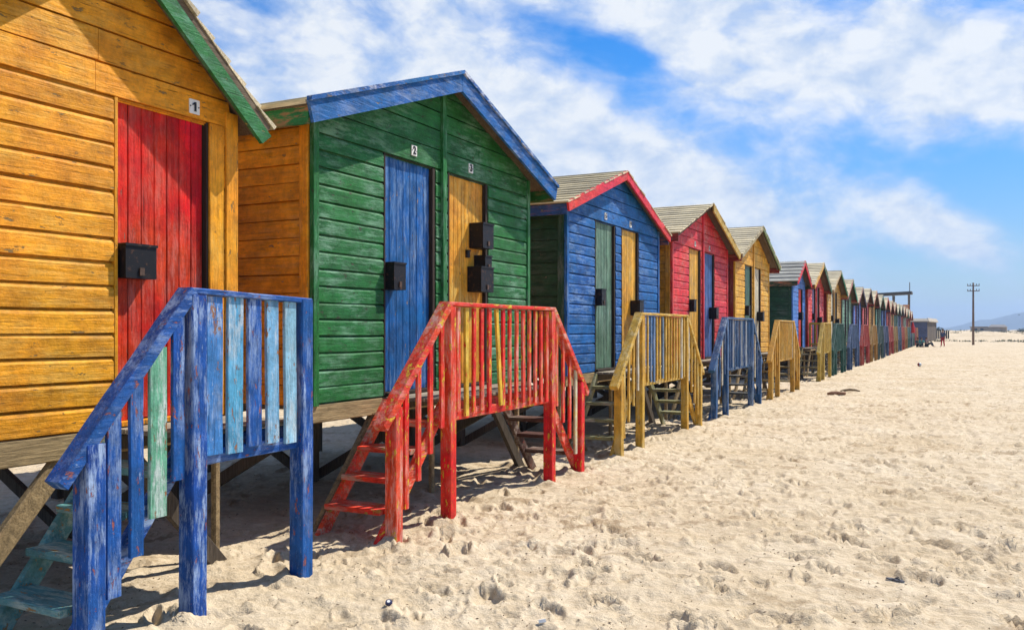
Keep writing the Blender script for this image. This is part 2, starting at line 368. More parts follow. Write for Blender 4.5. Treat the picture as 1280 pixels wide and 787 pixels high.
def make_hut(H):
    y0 = H['y0']; w = H['w']; c = H.get('c', w/2); oh = H.get('oh', .34); of = H.get('of', .28)
    s = H['slope']; za = H['za']                      # za: underside of the roof at the ridge
    dep = H.get('dep', 3.3); near = H['lod'] == 0
    root = empty('beach_hut', (XW+H.get('dx', 0), y0, H.get('dz', 0)), H.get('rz', 0), label=H['label'], cat='beach hut', group='painted beach huts standing in a row')
    th = math.atan(s); ct, sn = math.cos(th), math.sin(th)
    seg = .35 if H['lod'] == 0 else 3.
    zr = lambda y: za-s*abs(y-c)
    wc = H['wall']; sc_ = H['side']; wk = H.get('wk', {})
    MW = paint(wc, axis='y', **wk); MV = paint(wc, axis='z', **wk)
    MS = paint(sc_, axis='x', fa=.12, stain=.25, ch=.05); MSV = paint(sc_, axis='z', fa=.15)
    doors = H['doors']; dtop = H['dtop']
    # front wall: courses cut round the doors, gable courses cut to the roof
    mb = MB(); fr = lambda u, z, n: (n, u, z)
    nlow = max(1, round((dtop-FL)/H.get('step', .14))); st = (dtop-FL)/nlow
    holes = sorted((d['y0']-.035, d['y1']+.06) for d in doors)
    cb = .05
    if H.get('casing'): holes = [(holes[0][0], w-H['cw']-.004)]
    for k in range(nlow):
        a = FL+k*st; b = a+st; cur = cb
        for h0, h1 in holes+[(w-cb, None)]:
            if h0-cur > .03: course(mb, fr, a, b, cur, h0, cur, h0, .014, .003, H.get('bev', .2), seg)
            if h1 is not None: cur = h1
    z = dtop; gs = H.get('gstep', .19)
    while z < za-.05:
        b = min(z+gs*rnd(.93,1.07), za-.012)
        L0 = max(cb, c-(za-z)/s); R0 = min(w-cb, c+(za-z)/s); L1 = max(cb, c-(za-b)/s); R1 = min(w-cb, c+(za-b)/s)
        if zr(cb) < b and zr(cb) > z and False: pass
        if R0-L0 > .05:
            lo_, hi_ = max(L0, L1)+.35, min(R0, R1)-.35
            if near and hi_ > lo_ and random.random() < .6:
                sp = rnd(lo_, hi_); course(mb, fr, z, b, L0, sp-.0015, L1, sp-.0015, .016, .010, .06, seg); course(mb, fr, z, b, sp+.0015, R0, sp+.0015, R1, .016, .010, .06, seg)
            else: course(mb, fr, z, b, L0, R0, L1, R1, .016, .010, .06, seg)
        z = b
    front = mb.build('wall', MW, root)
    # side and back walls
    for sd in (0, 1):
        mb = MB(); fs_ = (lambda u, z, n: (-u, -n, z)) if sd == 0 else (lambda u, z, n: (-u, w+n, z))
        z = FL; zt = zr(0 if sd == 0 else w)-.02
        while z < zt-.03:
            b = min(z+.15, zt); course(mb, fs_, z, b, .03, dep-.03, .03, dep-.03, .010, .007, .05, 1.1 if near else 9); z = b
        mb.build('wall', MS, root)
    mb = MB(); fb = lambda u, z, n: (-dep-n, u, z); z = FL
    while z < za-.06:
        b = min(z+.19, za-.02)
        L0 = max(.02, c-(za-z)/s); R0 = min(w-.02, c+(za-z)/s); L1 = max(.02, c-(za-b)/s); R1 = min(w-.02, c+(za-b)/s)
        course(mb, fb, z, b, L0, R0, L1, R1, .010, .006, .05, 9); z = b
    mb.build('wall', MS, root)
    # corner boards
    cm = H.get('corner', wc)
    cw = H.get('cw', .07)
    for hh in (0, w):
        yb_ = (cw/2-.003) if hh == 0 else w-cw/2+.003
        mb = MB(); mb.beam((.006, yb_, FL-.02), (.006, yb_, zr(hh)-.02), .045, cw, ch=.004, seg=6 if near else 1, jit=.001)
        mb.build('corner_board', paint(cm, axis='z', **wk), root)
        mb = MB(); yq = -.012 if hh == 0 else w+.012
        mb.beam((-.062, yq, FL-.02), (-.062, yq, zr(hh)-.03), .085, .03, ch=.004); mb.build('corner_board', MSV, root)
    if H.get('batten'):
        mb = MB(); mb.beam((.026, c, FL), (.026, c, za-.04), .035, .075, ch=.004, seg=8 if near else 1, jit=.0015); mb.build('batten', MV, root)
    # roof
    Ls = [c/ct+oh/ct, (w-c)/ct+oh/ct]
    for sg, LL in ((-1, Ls[0]), (1, Ls[1])):
        half = LL*ct
        def P(x, q, n, sg=sg, half=half):
            y = c+sg*(half-q*ct); zz = za-s*half+q*sn
            return (x, y+sg*n*sn, zz+n*ct)
        rb = MB(); pitch = H.get('rp', .2); k = 0; q = -.03; LF = H.get('lift', .012)
        while q < LL-.01:
            q1 = min(q+pitch+.03, LL); xf = of+(.035 if not H.get('capstrip') else -.012)+rnd(-.012,.012); xb = -dep-.18; j = rnd(-.002,.003); lo = H.get('lo', .040); hi = .016 if q1 < LL else .02
            vs = []; nx = 5 if near else 1
            for i in range(nx+1):
                x = xb+(xf-xb)*i/nx; jj = rnd(-.003,.003) if near else 0
                vs += [P(x, q, LF), P(x, q+jj, LF+lo-.012+j+jj*.5), P(x, q1, LF+hi-.012+j), P(x, q1, LF)]
            f = [(0,1,2,3), tuple(nx*4+i for i in (3,2,1,0))]
            for i in range(nx):
                for a in range(4): f.append((i*4+a, i*4+(a+1) % 4, (i+1)*4+(a+1) % 4, (i+1)*4+a))
            rb.add(vs, f); q += pitch
        rb.build('roof', H.get('roofm', ROOF), root)
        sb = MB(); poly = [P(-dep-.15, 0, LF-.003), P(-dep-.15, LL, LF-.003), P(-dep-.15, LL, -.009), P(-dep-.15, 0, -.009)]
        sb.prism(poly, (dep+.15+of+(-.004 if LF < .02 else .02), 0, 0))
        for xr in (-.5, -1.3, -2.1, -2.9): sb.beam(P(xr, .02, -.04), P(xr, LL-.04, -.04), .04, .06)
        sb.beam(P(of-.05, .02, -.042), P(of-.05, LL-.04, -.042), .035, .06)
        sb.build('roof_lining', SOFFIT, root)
        # barge board
        bc = H['barge'][0 if sg < 0 else 1]
        if bc is not None:
            bh = H.get('bh', .165); x0 = of; T = .028
            ye = c+sg*(half+.03)
            if LF > .02: bh_up = -.004
            else: bh_up = .030
            def zt(y, n): return za-s*abs(y-c)+(min(n, bh_up) if n == .030 else n)/ct
            lo = -(bh-.03)
            pts = [(x0, c, zt(c, .030)), (x0, ye, zt(ye, .030)), (x0, ye-sg*bh*sn, zt(ye-sg*bh*sn, lo)), (x0, c, zt(c, lo))]
            bb = MB(); bb.prism(pts, (T+(.002 if sg > 0 else 0), 0, 0))
            bo = bb.build('barge_board', paint(bc, axis='y', **H.get('bk', {})), root)
            if H.get('capstrip'):
                tb = MB(); y1 = ye; pts = [(x0+.002, c, zt(c, .031)), (x0+.002, y1, zt(y1, .031)), (x0+.002, y1, zt(y1, .066)), (x0+.002, c, zt(c, .066))]
                tb.prism(pts, (.05, 0, 0)); tb.build('trim', paint(H['capstrip'], (.6,.62,.68), axis='y', fa=.8, ch=.3), bo)
        # side fascia
        fb_ = MB(); fc = H.get('fascia') or wc
        yf = c+sg*(half-.01); zf = za-s*half
        fb_.beam((-dep-.1, yf, zf-.075), (of-.008, yf, zf-.075), .022, .14, side=(0,1,0), ch=.003)
        if H.get('fascia') is not False: fb_.build('fascia', paint(fc, (.5,.16,.08), axis='x', fa=.5, ch=.15), root)
    # floor, beams, stilts, braces
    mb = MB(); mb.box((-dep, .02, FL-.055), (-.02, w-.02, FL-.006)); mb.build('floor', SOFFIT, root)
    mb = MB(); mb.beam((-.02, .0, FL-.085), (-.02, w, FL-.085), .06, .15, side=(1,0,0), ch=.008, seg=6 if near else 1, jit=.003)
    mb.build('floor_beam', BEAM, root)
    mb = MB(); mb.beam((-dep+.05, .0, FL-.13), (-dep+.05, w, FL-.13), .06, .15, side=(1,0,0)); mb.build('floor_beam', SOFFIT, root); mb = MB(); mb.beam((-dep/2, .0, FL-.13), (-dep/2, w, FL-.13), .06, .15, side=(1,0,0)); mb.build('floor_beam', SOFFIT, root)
    ys = [.07, w/2, w-.07] if w > 3 else [.07, w-.07]
    for xx in (-.12, -dep/2, -dep+.12):
        for yy in ys:
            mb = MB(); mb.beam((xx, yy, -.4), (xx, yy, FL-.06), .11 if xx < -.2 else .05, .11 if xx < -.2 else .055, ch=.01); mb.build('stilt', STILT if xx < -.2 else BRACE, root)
    if H['lod'] < 2:
        for ya, yb in ((.09, min(.95, w*.42)), (w-.09, w-min(.95, w*.42))):
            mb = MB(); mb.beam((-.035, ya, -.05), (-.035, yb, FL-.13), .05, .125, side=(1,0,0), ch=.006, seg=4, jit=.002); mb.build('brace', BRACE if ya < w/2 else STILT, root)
        for yy in ys:
            mb = MB(); mb.beam((-.2, yy+.08, FL-.2), (-dep/2, yy+.08, .05), .05, .1, side=(0,1,0)); mb.build('brace', STILT, root)
            mb = MB(); mb.beam((-dep+.15, yy-.08, FL-.2), (-dep/2, yy-.08, .05), .05, .1, side=(0,1,0)); mb.build('brace', STILT, root)
    # doors
    for d in doors:
        dm = paint(d['col'], d.get('fade'), d.get('chip'), 'z', d.get('fa', .3), d.get('ch', .1), .45, d.get('stain', .35))
        a, b = d['y0'], d['y1']; zb_ = FL+.03; n = d.get('planks', 7)
        mb = MB(); wd = (b-a)/n
        if near or H['lod'] == 1:
            for i in range(n):
                j = rnd(-.002,.002)
                mb.beam((-.045+j, a+wd*(i+.5), zb_+rnd(0,.008)), (-.045+j, a+wd*(i+.5), dtop-.014), .03, wd-.003, ch=.005, seg=3, jit=.0008)
        else: mb.box((-.06, a, zb_), (-.035, b, dtop-.014))
        do = mb.build('door', dm, root)
        if d.get('label'): do['label'] = d['label']
        mb = MB(); fm = paint(wc, axis='z', **wk) if d.get('frame') == 'wall' else JAMB
        mb.beam((-.02, a-.019, FL+.002), (-.02, a-.019, dtop-.004), .075, .024, ch=.003)
        if d.get('frame') == 'wall': jb = MB(); jb.beam((-.03, b+.013, FL+.002), (-.03, b+.013, dtop-.004), .07, .018, ch=.003); jb.build('door_frame', JAMB, root)  # dark strip painted as the shaded gap between door and casing
        else: mb.beam((-.03, b+.030, FL+.002), (-.03, b+.030, dtop-.004), .07, .050, ch=.003)
        if H.get('casing'): ya_ = w-H['cw']-.006; mb.beam((.0, ya_-H['casing']/2, FL+.002), (.0, ya_-H['casing']/2, dtop-.004), .034, H['casing'], ch=.004, seg=6, jit=.001)
        mb.box((-.10, a-.02, FL+.003), (-.072, b+.03, dtop)); mb.box((-.09, a-.008, dtop-.011), (-.002, b+.006, dtop-.003))
        mb.box((-.07, a-.006, FL+.003), (.05, b+.004, FL+.028))
        mb.build('door_frame', fm, root)
        for (ly, lz, lw, lh, ld) in d.get('locks', []):
            mb = MB(); x0 = -.028
            mb.beam((x0, a+ly, lz), (x0+ld, a+ly, lz), lw, lh, side=(0,1,0), ch=.006)
            mb.beam((x0+.004, a+ly, lz+lh/2-.006), (x0+ld+.008, a+ly, lz+lh/2-.006), lw+.012, .016, side=(0,1,0), ch=.003)
            mb.beam((x0+.002, a+ly+lw*.5, lz-lh*.2), (x0+ld*.5, a+ly+lw*.5, lz-lh*.2), .02, .05, side=(0,1,0), ch=.003)
            lb = mb.build('lock_box', BLK, do)
            if near and lw > .12:
                mb = MB(); mb.beam((x0+ld+.003, a+ly, lz-lh*.30), (x0+ld+.010, a+ly, lz-lh*.30), .035, .05, side=(0,1,0), ch=.003); mb.build('hasp', HASP, lb)
        if d.get('num'):
            py, pz, ps = d.get('plate', ((a+b)/2, dtop+.09, .075))
            mb = MB(); mb.beam((.014, py, pz), (.024, py, pz), ps*1.2, ps*1.3, side=(0,1,0), ch=.002)
            pl = mb.build('number_plate', PLATE, root)
            if d['num'] == '1':
                q = MB(); h_ = ps*.42; q.prism([(-.06*ps,-h_,0),(.17*ps,-h_,0),(.17*ps,h_,0),(-.02*ps,h_,0),(-.28*ps,h_*.52,0),(-.28*ps,h_*.18,0),(-.06*ps,h_*.48,0)], (0,0,.002))
                me = bpy.data.meshes.new('digit'); me.from_pydata([tuple(v) for v in q.v], [], q.f)
            else: me = digit_mesh(d['num'], ps*1.35)
            me.materials.clear(); me.materials.append(INK)
            me.transform(Matrix(((0,0,1,0),(1,0,0,0),(0,1,0,0),(0,0,0,1))))
            do2 = bpy.data.objects.new('digit', me); COL.objects.link(do2); do2.parent = pl; do2.location = (.027, py, pz)
            if near:
                for e in (-1, 1):
                    mb = MB(); mb.tube([(.022, py+e*ps*.48, pz), (.0268, py+e*ps*.48, pz)], .005, 8); mb.build('screw', INK, pl)
    return root

def dbl(w, c1, c2, n1=None, n2=None, near=True, **k):
    c = w/2; L1 = [(.10, 2.12, .17, .24, .13)]; L2 = [(.62, 2.0, .2, .24, .16)]
    return [dict(y0=c-.98, y1=c-.19, col=c1, num=n1, locks=k.get('l1', L1), **k.get('k1', {})), dict(y0=c+.15, y1=c+.93, col=c2, num=n2, locks=k.get('l2', L2), **k.get('k2', {}))]

HUTS = []
HUTS.append(dict(y0=2.5, w=2.27, slope=.80, za=4.12, oh=.15, of=.15, lift=.055, lo=.050, rp=.19, cw=.115, casing=.134, dtop=3.09, step=.146, gstep=.19, bev=.22, lod=0, wall=ORANGE, side=ORANGE, barge=(GREEN, GREEN), bh=.145,
    wk=dict(fa=.22, fade=(.82,.52,.12), chip=(.26,.16,.05), ch=.13, stain=.16), bk=dict(fa=.3, chip=(.45,.30,.10), fade=(.22,.42,.33)), fascia=False,
    doors=[dict(y0=1.27, y1=1.99, col=RED, fade=(.66,.20,.15), fa=.30, ch=.0, stain=.25, planks=7, frame='wall', num='1', plate=(1.87, 3.165, .075), locks=[(.13, 2.08, .235, .215, .09)])],
    label='orange weatherboard hut with one red door marked 1, nearest the viewer'))
HUTS.append(dict(y0=5.61, w=4.03, slope=.345, za=4.17, oh=.29, of=.22, dtop=3.26, lod=0, wall=GREEN, side=ORANGE, corner=GREEN, barge=(BLUE, BLUE), capstrip=BLUE, batten=True,
    wk=dict(fa=.50, fade=(.20,.38,.24), chip=(.07,.06,.04), ch=.12, stain=.22), bk=dict(fa=.28, fade=(.40,.48,.60), ch=.06, stain=.2), fascia=GREEN,
    doors=[dict(y0=1.02, y1=1.83, col=BLUE, fade=(.22,.36,.58), chip=(.34,.24,.16), fa=.45, ch=.12, planks=7, num='2', plate=(1.48, 3.36, .075), locks=[(.10, 2.14, .19, .25, .13)]),
           dict(y0=2.15, y1=2.93, col=(.80,.36,.03), fade=(.80,.52,.12), chip=(.30,.15,.05), stain=.15, fa=.45, ch=.12, planks=10, num='3', plate=(2.58, 3.37, .075),
                locks=[(.60, 2.66, .24, .27, .17), (.66, 2.38, .15, .15, .14), (.58, 2.19, .28, .27, .17), (.42, 2.46, .05, .08, .03)])],
    label='green double hut with blue gable boards, a blue door 2 and yellow door 3'))
HUTS.append(dict(y0=10.78, w=4.13, slope=.33, bh=.135, za=4.06, oh=.24, of=.13, dtop=3.24, step=.134, bev=.24, lod=0, wall=BLUE, side=DGREEN, barge=((.68,.035,.04), (.68,.035,.04)),
    wk=dict(fa=.35, fade=(.25,.40,.62), chip=(.04,.04,.06), ch=.12, stain=.25), bk=dict(fa=.15, ch=.03), fascia=(.03,.08,.22),
    doors=dbl(4.13, GREYG, YEL, '5', '9', k1=dict(fa=.4, fade=(.33,.44,.33), stain=.5), k2=dict(fa=.35, fade=(.70,.52,.22))),
    label='blue double hut with red gable boards, grey green door and ochre door'))
HUTS.append(dict(y0=15.65, w=4.3, slope=.335, za=4.19, oh=.27, of=.22, dtop=3.26, lod=0, wall=BRED, side=(.50,.23,.025), barge=(None, (.50,.32,.05)), batten=True,
    wk=dict(fa=.25, fade=(.75,.35,.33), ch=.04, stain=.25), bk=dict(fa=.3), fascia=DRED,
    doors=dbl(4.3, YEL, SBLUE, '7', '8', k1=dict(fa=.3), k2=dict(fa=.3)),
    label='red double hut with one ochre and one blue door, ochre far gable board'))
HUTS.append(dict(y0=20.75, w=4.25, slope=.36, za=4.26, of=.25, dtop=3.26, lod=1, wall=YEL, side=DRED, barge=((.34,.28,.14), (.16,.22,.09)), batten=True, bh=.1,
    wk=dict(fa=.25, fade=(.72,.50,.20), ch=.04), fascia=DRED,
    doors=dbl(4.25, (.05,.12,.08), CREAM), label='ochre double hut with a dark green door beside a cream door'))
HUTS.append(dict(y0=28.9, w=2.3, slope=.52, za=3.88, oh=.2, of=.2, dtop=3.0, lod=1, wall=(.07,.20,.55), side=DGREEN, barge=(BRED, BRED), bh=.13, rp=.27, roofm=wood((.42,.42,.38), 'x', .4), fascia=DGREEN,
    wk=dict(fa=.25), doors=[dict(y0=1.1, y1=1.85, col=RED, locks=[(.2, 2.1, .25, .25, .15)])],
    label='small light blue hut with red door and dark green side, after a wide gap'))
HUTS.append(dict(y0=32.1, w=4.1, slope=.38, za=4.1, dtop=3.25, lod=1, wall=BRED, side=DRED, barge=((.62,.33,.04), (.06,.13,.07)), batten=True, wk=dict(fa=.4, fade=(.75,.40,.36)), fascia=DRED,
    doors=dbl(4.1, (.10,.06,.16), (.12,.03,.03)), label='pinkish red hut with yellow near gable board and green far gable board'))
HUTS.append(dict(y0=37.3, w=4.2, slope=.37, za=4.12, dtop=3.25, lod=1, wall=(.60,.33,.06), side=DRED, barge=((.42,.30,.14), (.03,.16,.08)), bh=.13, batten=True, fascia=(.42,.25,.05),
    doors=dbl(4.2, CREAM, (.05,.05,.03)), label='ochre hut with white door and dark green far gable board'))
def far(y0, w, wall, side, b, d1, d2, label, za=3.95, lod=2):
    HUTS.append(dict(y0=y0, w=w, slope=.37, za=za, dtop=3.2, step=.16, lod=lod, wall=wall, side=side, barge=b, fascia=side, rp=.25, doors=dbl(w, d1, d2, l1=[], l2=[]), label=label, wk=dict(fa=.3)))
DK = (.03,.03,.03)
far(42.4, 4.0, PGREEN, (.35,.10,.07), ((.35,.12,.10), (.03,.20,.12)), DK, (.04,.10,.08), 'pale green hut with black doors, ninth along the row', 4.0, 1)
far(47.3, 4.0, (.08,.14,.42), (.08,.12,.10), ((.22,.06,.05), (.07,.06,.10)), DRED, DK, 'violet blue hut with maroon door, tenth along the row', 3.92, 1)
far(52.0, 3.9, (.45,.05,.05), DGREEN, ((.16,.10,.09), (.06,.08,.07)), (.30,.03,.03), DK, 'plain red hut beyond the violet blue hut', 3.95)
far(56.3, 3.9, (.58,.30,.05), (.30,.06,.05), ((.40,.12,.06), (.12,.05,.04)), (.35,.10,.04), DK, 'ochre hut beyond the plain red hut', 4.0)
far(61.1, 3.9, (.08,.20,.15), DGREEN, ((.10,.16,.12), (.02,.12,.09)), DK, (.04,.08,.07), 'dull green hut, thirteenth along the row', 3.95)
far(66.1, 3.9, (.05,.11,.33), (.07,.11,.20), ((.40,.08,.07), (.45,.06,.05)), DK, DRED, 'dark blue hut with red gable boards, fourteenth along the row', 3.92)
far(70.9, 3.9, (.46,.08,.06), (.25,.06,.05), ((.40,.22,.12), (.20,.05,.04)), DRED, DK, 'brick red hut, fifteenth along the row', 3.9)
far(75.6, 3.9, (.50,.27,.07), (.25,.10,.05), ((.40,.10,.07), (.12,.10,.05)), DRED, DK, 'mustard hut, sixteenth along the row', 3.9)
far(80.3, 3.9, (.12,.24,.20), (.06,.14,.12), ((.12,.22,.17), (.05,.18,.15)), DK, DK, 'sea green hut, seventeenth along the row', 3.9)
far(85.0, 3.9, (.10,.14,.26), (.08,.10,.12), ((.18,.12,.12), (.10,.10,.14)), DK, DK, 'slate blue hut, eighteenth along the row', 3.88)
far(90.0, 3.9, (.46,.09,.06), (.25,.06,.05), ((.40,.10,.07), (.35,.08,.05)), DK, DK, 'faded red hut, nineteenth along the row', 3.85)
far(95.0, 3.9, (.38,.44,.34), (.10,.30,.24), ((.42,.12,.08), (.10,.32,.28)), DK, DK, 'pale grey green hut between two red huts near the far end', 3.85)
far(99.8, 3.8, (.40,.06,.05), (.25,.06,.05), ((.40,.10,.07), (.35,.08,.05)), DK, DK, 'dark red hut, last but one of the row', 3.75)
far(104.5, 3.8, (.48,.22,.07), (.30,.10,.05), ((.40,.12,.08), (.30,.12,.06)), DK, DK, 'orange brown hut at the far end of the row', 3.7)
for i, H in enumerate(HUTS):
    if i > 7: H['dz'] = rnd(-.07,.05)
    H['rz'] = R([0,0,.25,-.2,.15,-.6,.2,-.3][i] if i < 8 else rnd(-.4,.4))
    make_hut(H)

# ------------------------------------------------------------------ stairs with landing and balustrade
XP = .72            # balustrade line, measured from the wall plane
def make_stairs(S):
    cy = S['c']; hl = S.get('hl', 1.07); run = S.get('run', .93); near = S['lod'] == 0
    rc = S['rail']; kw = dict(fade=S.get('fade'), chip=S.get('chip'), fa=S.get('fa', .4), ch=S.get('ch', .12))
    MZ = paint(rc, axis='z', **kw); MY = paint(rc, axis='y', **kw)
    tc = S.get('tread', rc); MT = paint(tc, S.get('tfade', (.42,.40,.34)), S.get('tchip', (.45,.32,.05)), 'x', .75, .3)
    root = empty('hut_stairs', (XW+S.get('dx', 0), cy, 0), S.get('rz', 0), label=S['label'], cat='stairs', group='wooden stairs with railings in front of the huts')
    sg = .3 if near else 9
    def B(name, m, *a, **k):
        mb = MB(); d = (Vector(a[1])-Vector(a[0])).length
        if near: k.setdefault('seg', max(1, int(d/.22))); k.setdefault('jit', .0018)
        mb.beam(*a, **k); o = mb.build(name, m, root); return o
    pw = S.get('pw', .105); ztop = 1.885
    # landing deck
    mb = MB(); npl = 6
    for i in range(npl):
        x = .06+i*(XP-.10)/npl+.05; mb.beam((x, -hl, FL-.018), (x, hl, FL-.018+rnd(-.003,.003)), (XP-.10)/npl-.008, .028, ch=.003, seg=3, jit=.001)
    mb.build('landing_deck', S.get('deckm', DECK), root)
    for x in (.08, XP-.10): B('joist', STILT if x < .3 else MY, (x, -hl, FL-.085), (x, hl, FL-.085), .04, .09)
    # posts
    ht = .035
    for y in (-hl, hl): B('post', MZ, (XP, y, -.35), (XP, y, ztop-ht), pw, pw, ch=.008)
    sides = S.get('sides', (-1, 1))
    # top rail + bottom rail + balusters
    B('handrail', MY, (XP-.005, -hl-.05, ztop-ht/2+.006), (XP-.005, hl+.05, ztop-ht/2+.006+S.get('tilt', 0)), .115, ht, ch=.006)
    B('bottom_rail', MY, (XP-.012, -hl+pw/2-.01, .90), (XP-.012, hl-pw/2+.01, .905), .045, .085)
    nb = S['nb']; bw = S.get('bw', .058); cols = S.get('bcol', {})
    if S['lod'] < 3:
        for i in range(nb):
            y = -hl+pw/2+(2*hl-pw)*(i+.5)/nb+rnd(-.006,.006); ln = cols.get(i, (None, 0))[1] if isinstance(cols.get(i), tuple) and len(cols.get(i)) == 2 else 0
            m = MZ
            if i in cols: m = paint(cols[i][0], S.get('bfade'), S.get('bchip'), 'z', S.get('bfa', .6), .25)
            o = B('baluster', m, (XP+.022, y+ln, .90+rnd(-.02,.03)), (XP+.022, y+rnd(-.008,.008), ztop-ht-.004), .024, bw*rnd(.88,1.1), ch=.003)
    else:
        mb = MB()
        for i in range(nb): y = -hl+pw/2+(2*hl-pw)*(i+.5)/nb; mb.box((XP+.01, y-bw/2, .9), (XP+.035, y+bw/2, ztop-ht-.004))
        mb.build('balusters', MZ, root)
    # flights
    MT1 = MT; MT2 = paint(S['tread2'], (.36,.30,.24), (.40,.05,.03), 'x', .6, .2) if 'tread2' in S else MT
    for sgn in sides:
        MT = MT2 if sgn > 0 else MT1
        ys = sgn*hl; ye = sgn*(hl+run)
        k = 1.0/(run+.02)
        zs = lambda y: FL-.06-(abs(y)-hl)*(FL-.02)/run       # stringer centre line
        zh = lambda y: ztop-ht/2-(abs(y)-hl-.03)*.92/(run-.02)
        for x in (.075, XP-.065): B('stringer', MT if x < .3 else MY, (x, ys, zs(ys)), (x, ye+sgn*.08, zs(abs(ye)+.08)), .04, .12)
        nt = 4
        for i in range(nt):
            y = ys+sgn*run*(i+.62)/(nt+.35); z = FL-(FL-.02)*(i+1)/(nt+1)
            mb = MB(); mb.beam((.098, y, z), (XP-.088, y, z+rnd(-.006,.006)), .235, .042, side=(0,1,0), ch=.005, seg=3 if near else 1, jit=.0015)
            mb.build('tread', MT, root)
        yp = sgn*(hl+run-.12)
        B('post', MZ, (XP, yp, -.35), (XP, yp, zh(yp)-.03), pw, pw, ch=.008)
        B('handrail', MY, (XP-.004, ys+sgn*.03, ztop-ht/2+.002), (XP-.004, sgn*(hl+run+.06), zh(hl+run+.06)), .115, .07, ch=.006)
        n2 = S.get('nb2', 4); y_a = hl+pw/2; y_b = hl+run-.12-pw/2
        sc2 = S.get('scol', {})
        for i in range(n2):
            y = y_a+(y_b-y_a)*(i+.5)/n2
            m = MZ
            cc = sc2.get((sgn, i))
            if cc: m = paint(cc, S.get('bfade'), S.get('bchip'), 'z', .6, .2)
            B('baluster', m, (XP+.018, sgn*y, max(.02, zs(y)-.02)), (XP+.018, sgn*y, zh(y)-.03), .024, S.get('bw2', bw)*(1.35 if cc and S.get('wide') else 1), ch=.003)
    if S.get('cross'):                                   # railing across the closed end of the landing
        y = hl-.02
        B('post', MZ, (.08, y-.03, FL), (.08, y-.03, ztop-.02), .07, .07)
        B('handrail', paint(rc, axis='x', **kw), (.05, y-.03, ztop-.02), (XP-.06, y-.03, ztop-.02), .05, .07, side=(0,1,0))
        B('bottom_rail', paint(rc, axis='x', **kw), (.12, y-.03, FL+.1), (XP-.06, y-.03, FL+.1), .04, .06, side=(0,1,0))
        for i in range(3): B('baluster', MZ, (.12+.14*(i+1), y-.03, FL+.1), (.12+.14*(i+1), y-.03, ztop-.05), .024, .05, side=(0,1,0))
    return root
RB = (.010,.080,.31); PALEB = (.42,.55,.66); RYEL = (.52,.31,.045); RRED = (.72,.045,.016); OLIVE = (.36,.30,.10)
make_stairs(dict(c=4.17, hl=.47, run=.80, lod=0, sides=(-1,), rail=RB, fade=(.34,.46,.66), chip=(.30,.10,.09), fa=.95, ch=.24, nb=5, bw=.118, bw2=.085, nb2=4, tilt=-.03, pw=.115,
    tread=(.10,.26,.26), tfade=(.45,.52,.42), tchip=(.40,.20,.05), bfade=(.70,.74,.72), bchip=(.33,.15,.06), bfa=.95, wide=True,
    bcol={0: ((.05,.20,.52),), 1: ((.09,.34,.55),), 3: ((.16,.38,.58),), 4: ((.24,.46,.60),)}, scol={(-1, 1): (.13,.38,.24)},
    label='royal blue stair railing with one green slat, nearest the viewer'))
Y1 = (.70,.42,.03)
make_stairs(dict(c=7.62, hl=1.06, run=.95, lod=0, rail=RRED, fade=(.76,.40,.32), chip=(.74,.47,.03), fa=.6, ch=.40, nb=14, bw=.058, nb2=4,
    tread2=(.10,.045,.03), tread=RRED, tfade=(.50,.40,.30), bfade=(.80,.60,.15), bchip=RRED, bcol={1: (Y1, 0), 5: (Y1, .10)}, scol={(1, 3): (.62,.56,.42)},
    label='bright red twin stairs with chipped paint and one leaning yellow slat'))
make_stairs(dict(c=12.86, hl=1.13, run=.98, lod=0, rail=(.56,.32,.035), fade=(.70,.56,.26), chip=(.20,.15,.05), fa=.45, ch=.20, nb=15, bw=.055, nb2=4, tread=(.22,.22,.10),
    bfade=(.45,.5,.55), bchip=(.3,.25,.1), bcol={2: ((.10,.18,.32), 0), 3: ((.10,.18,.32), 0), 6: ((.14,.20,.28), 0), 13: (CREAM, 0)}, scol={(-1, 0): CREAM, (1, 0): CREAM},
    label='ochre twin stairs with blue and white slats before the blue hut'))
make_stairs(dict(c=17.95, hl=1.15, run=1.0, lod=0, rail=(.022,.08,.20), fade=(.34,.42,.50), fa=.5, nb=15, bw=.052, nb2=4, tread=(.08,.09,.10), bcol={3: ((.36,.42,.46), 0), 8: ((.36,.42,.46), 0), 11: ((.36,.42,.46), 0)}, scol={(-1, 1): CREAM, (1, 1): CREAM},
    bfade=(.5,.52,.52), bchip=(.1,.12,.16), label='navy blue twin stairs with faded slats before the red hut'))
make_stairs(dict(c=23.35, hl=1.1, run=1.0, lod=1, rail=(.55,.30,.04), fade=(.62,.46,.2), fa=.4, nb=13, nb2=3, tread=(.25,.20,.08), bcol={12: ((.55,.45,.3), 0)}, bfade=(.6,.55,.4), bchip=(.3,.2,.1),
    label='ochre twin stairs standing before the ochre hut'))
make_stairs(dict(c=31.35, hl=.85, run=1.0, lod=1, sides=(-1,), cross=True, rail=(.50,.33,.05), fade=(.55,.45,.2), nb=9, nb2=3, tread=(.24,.20,.08),
    label='ochre single stairs with a railing across one end, before the light blue hut'))
make_stairs(dict(c=34.9, hl=1.05, run=.95, lod=1, rail=(.02,.085,.065), fade=(.20,.30,.26), nb=12, nb2=3, tread=(.1,.1,.08), label='dark green stairs before the pinkish red hut'))
make_stairs(dict(c=40.2, hl=1.05, run=.95, lod=1, rail=(.045,.085,.18), fade=(.20,.28,.38), nb=12, nb2=3, tread=(.1,.1,.1), label='slate blue stairs before the ochre hut with the white door'))
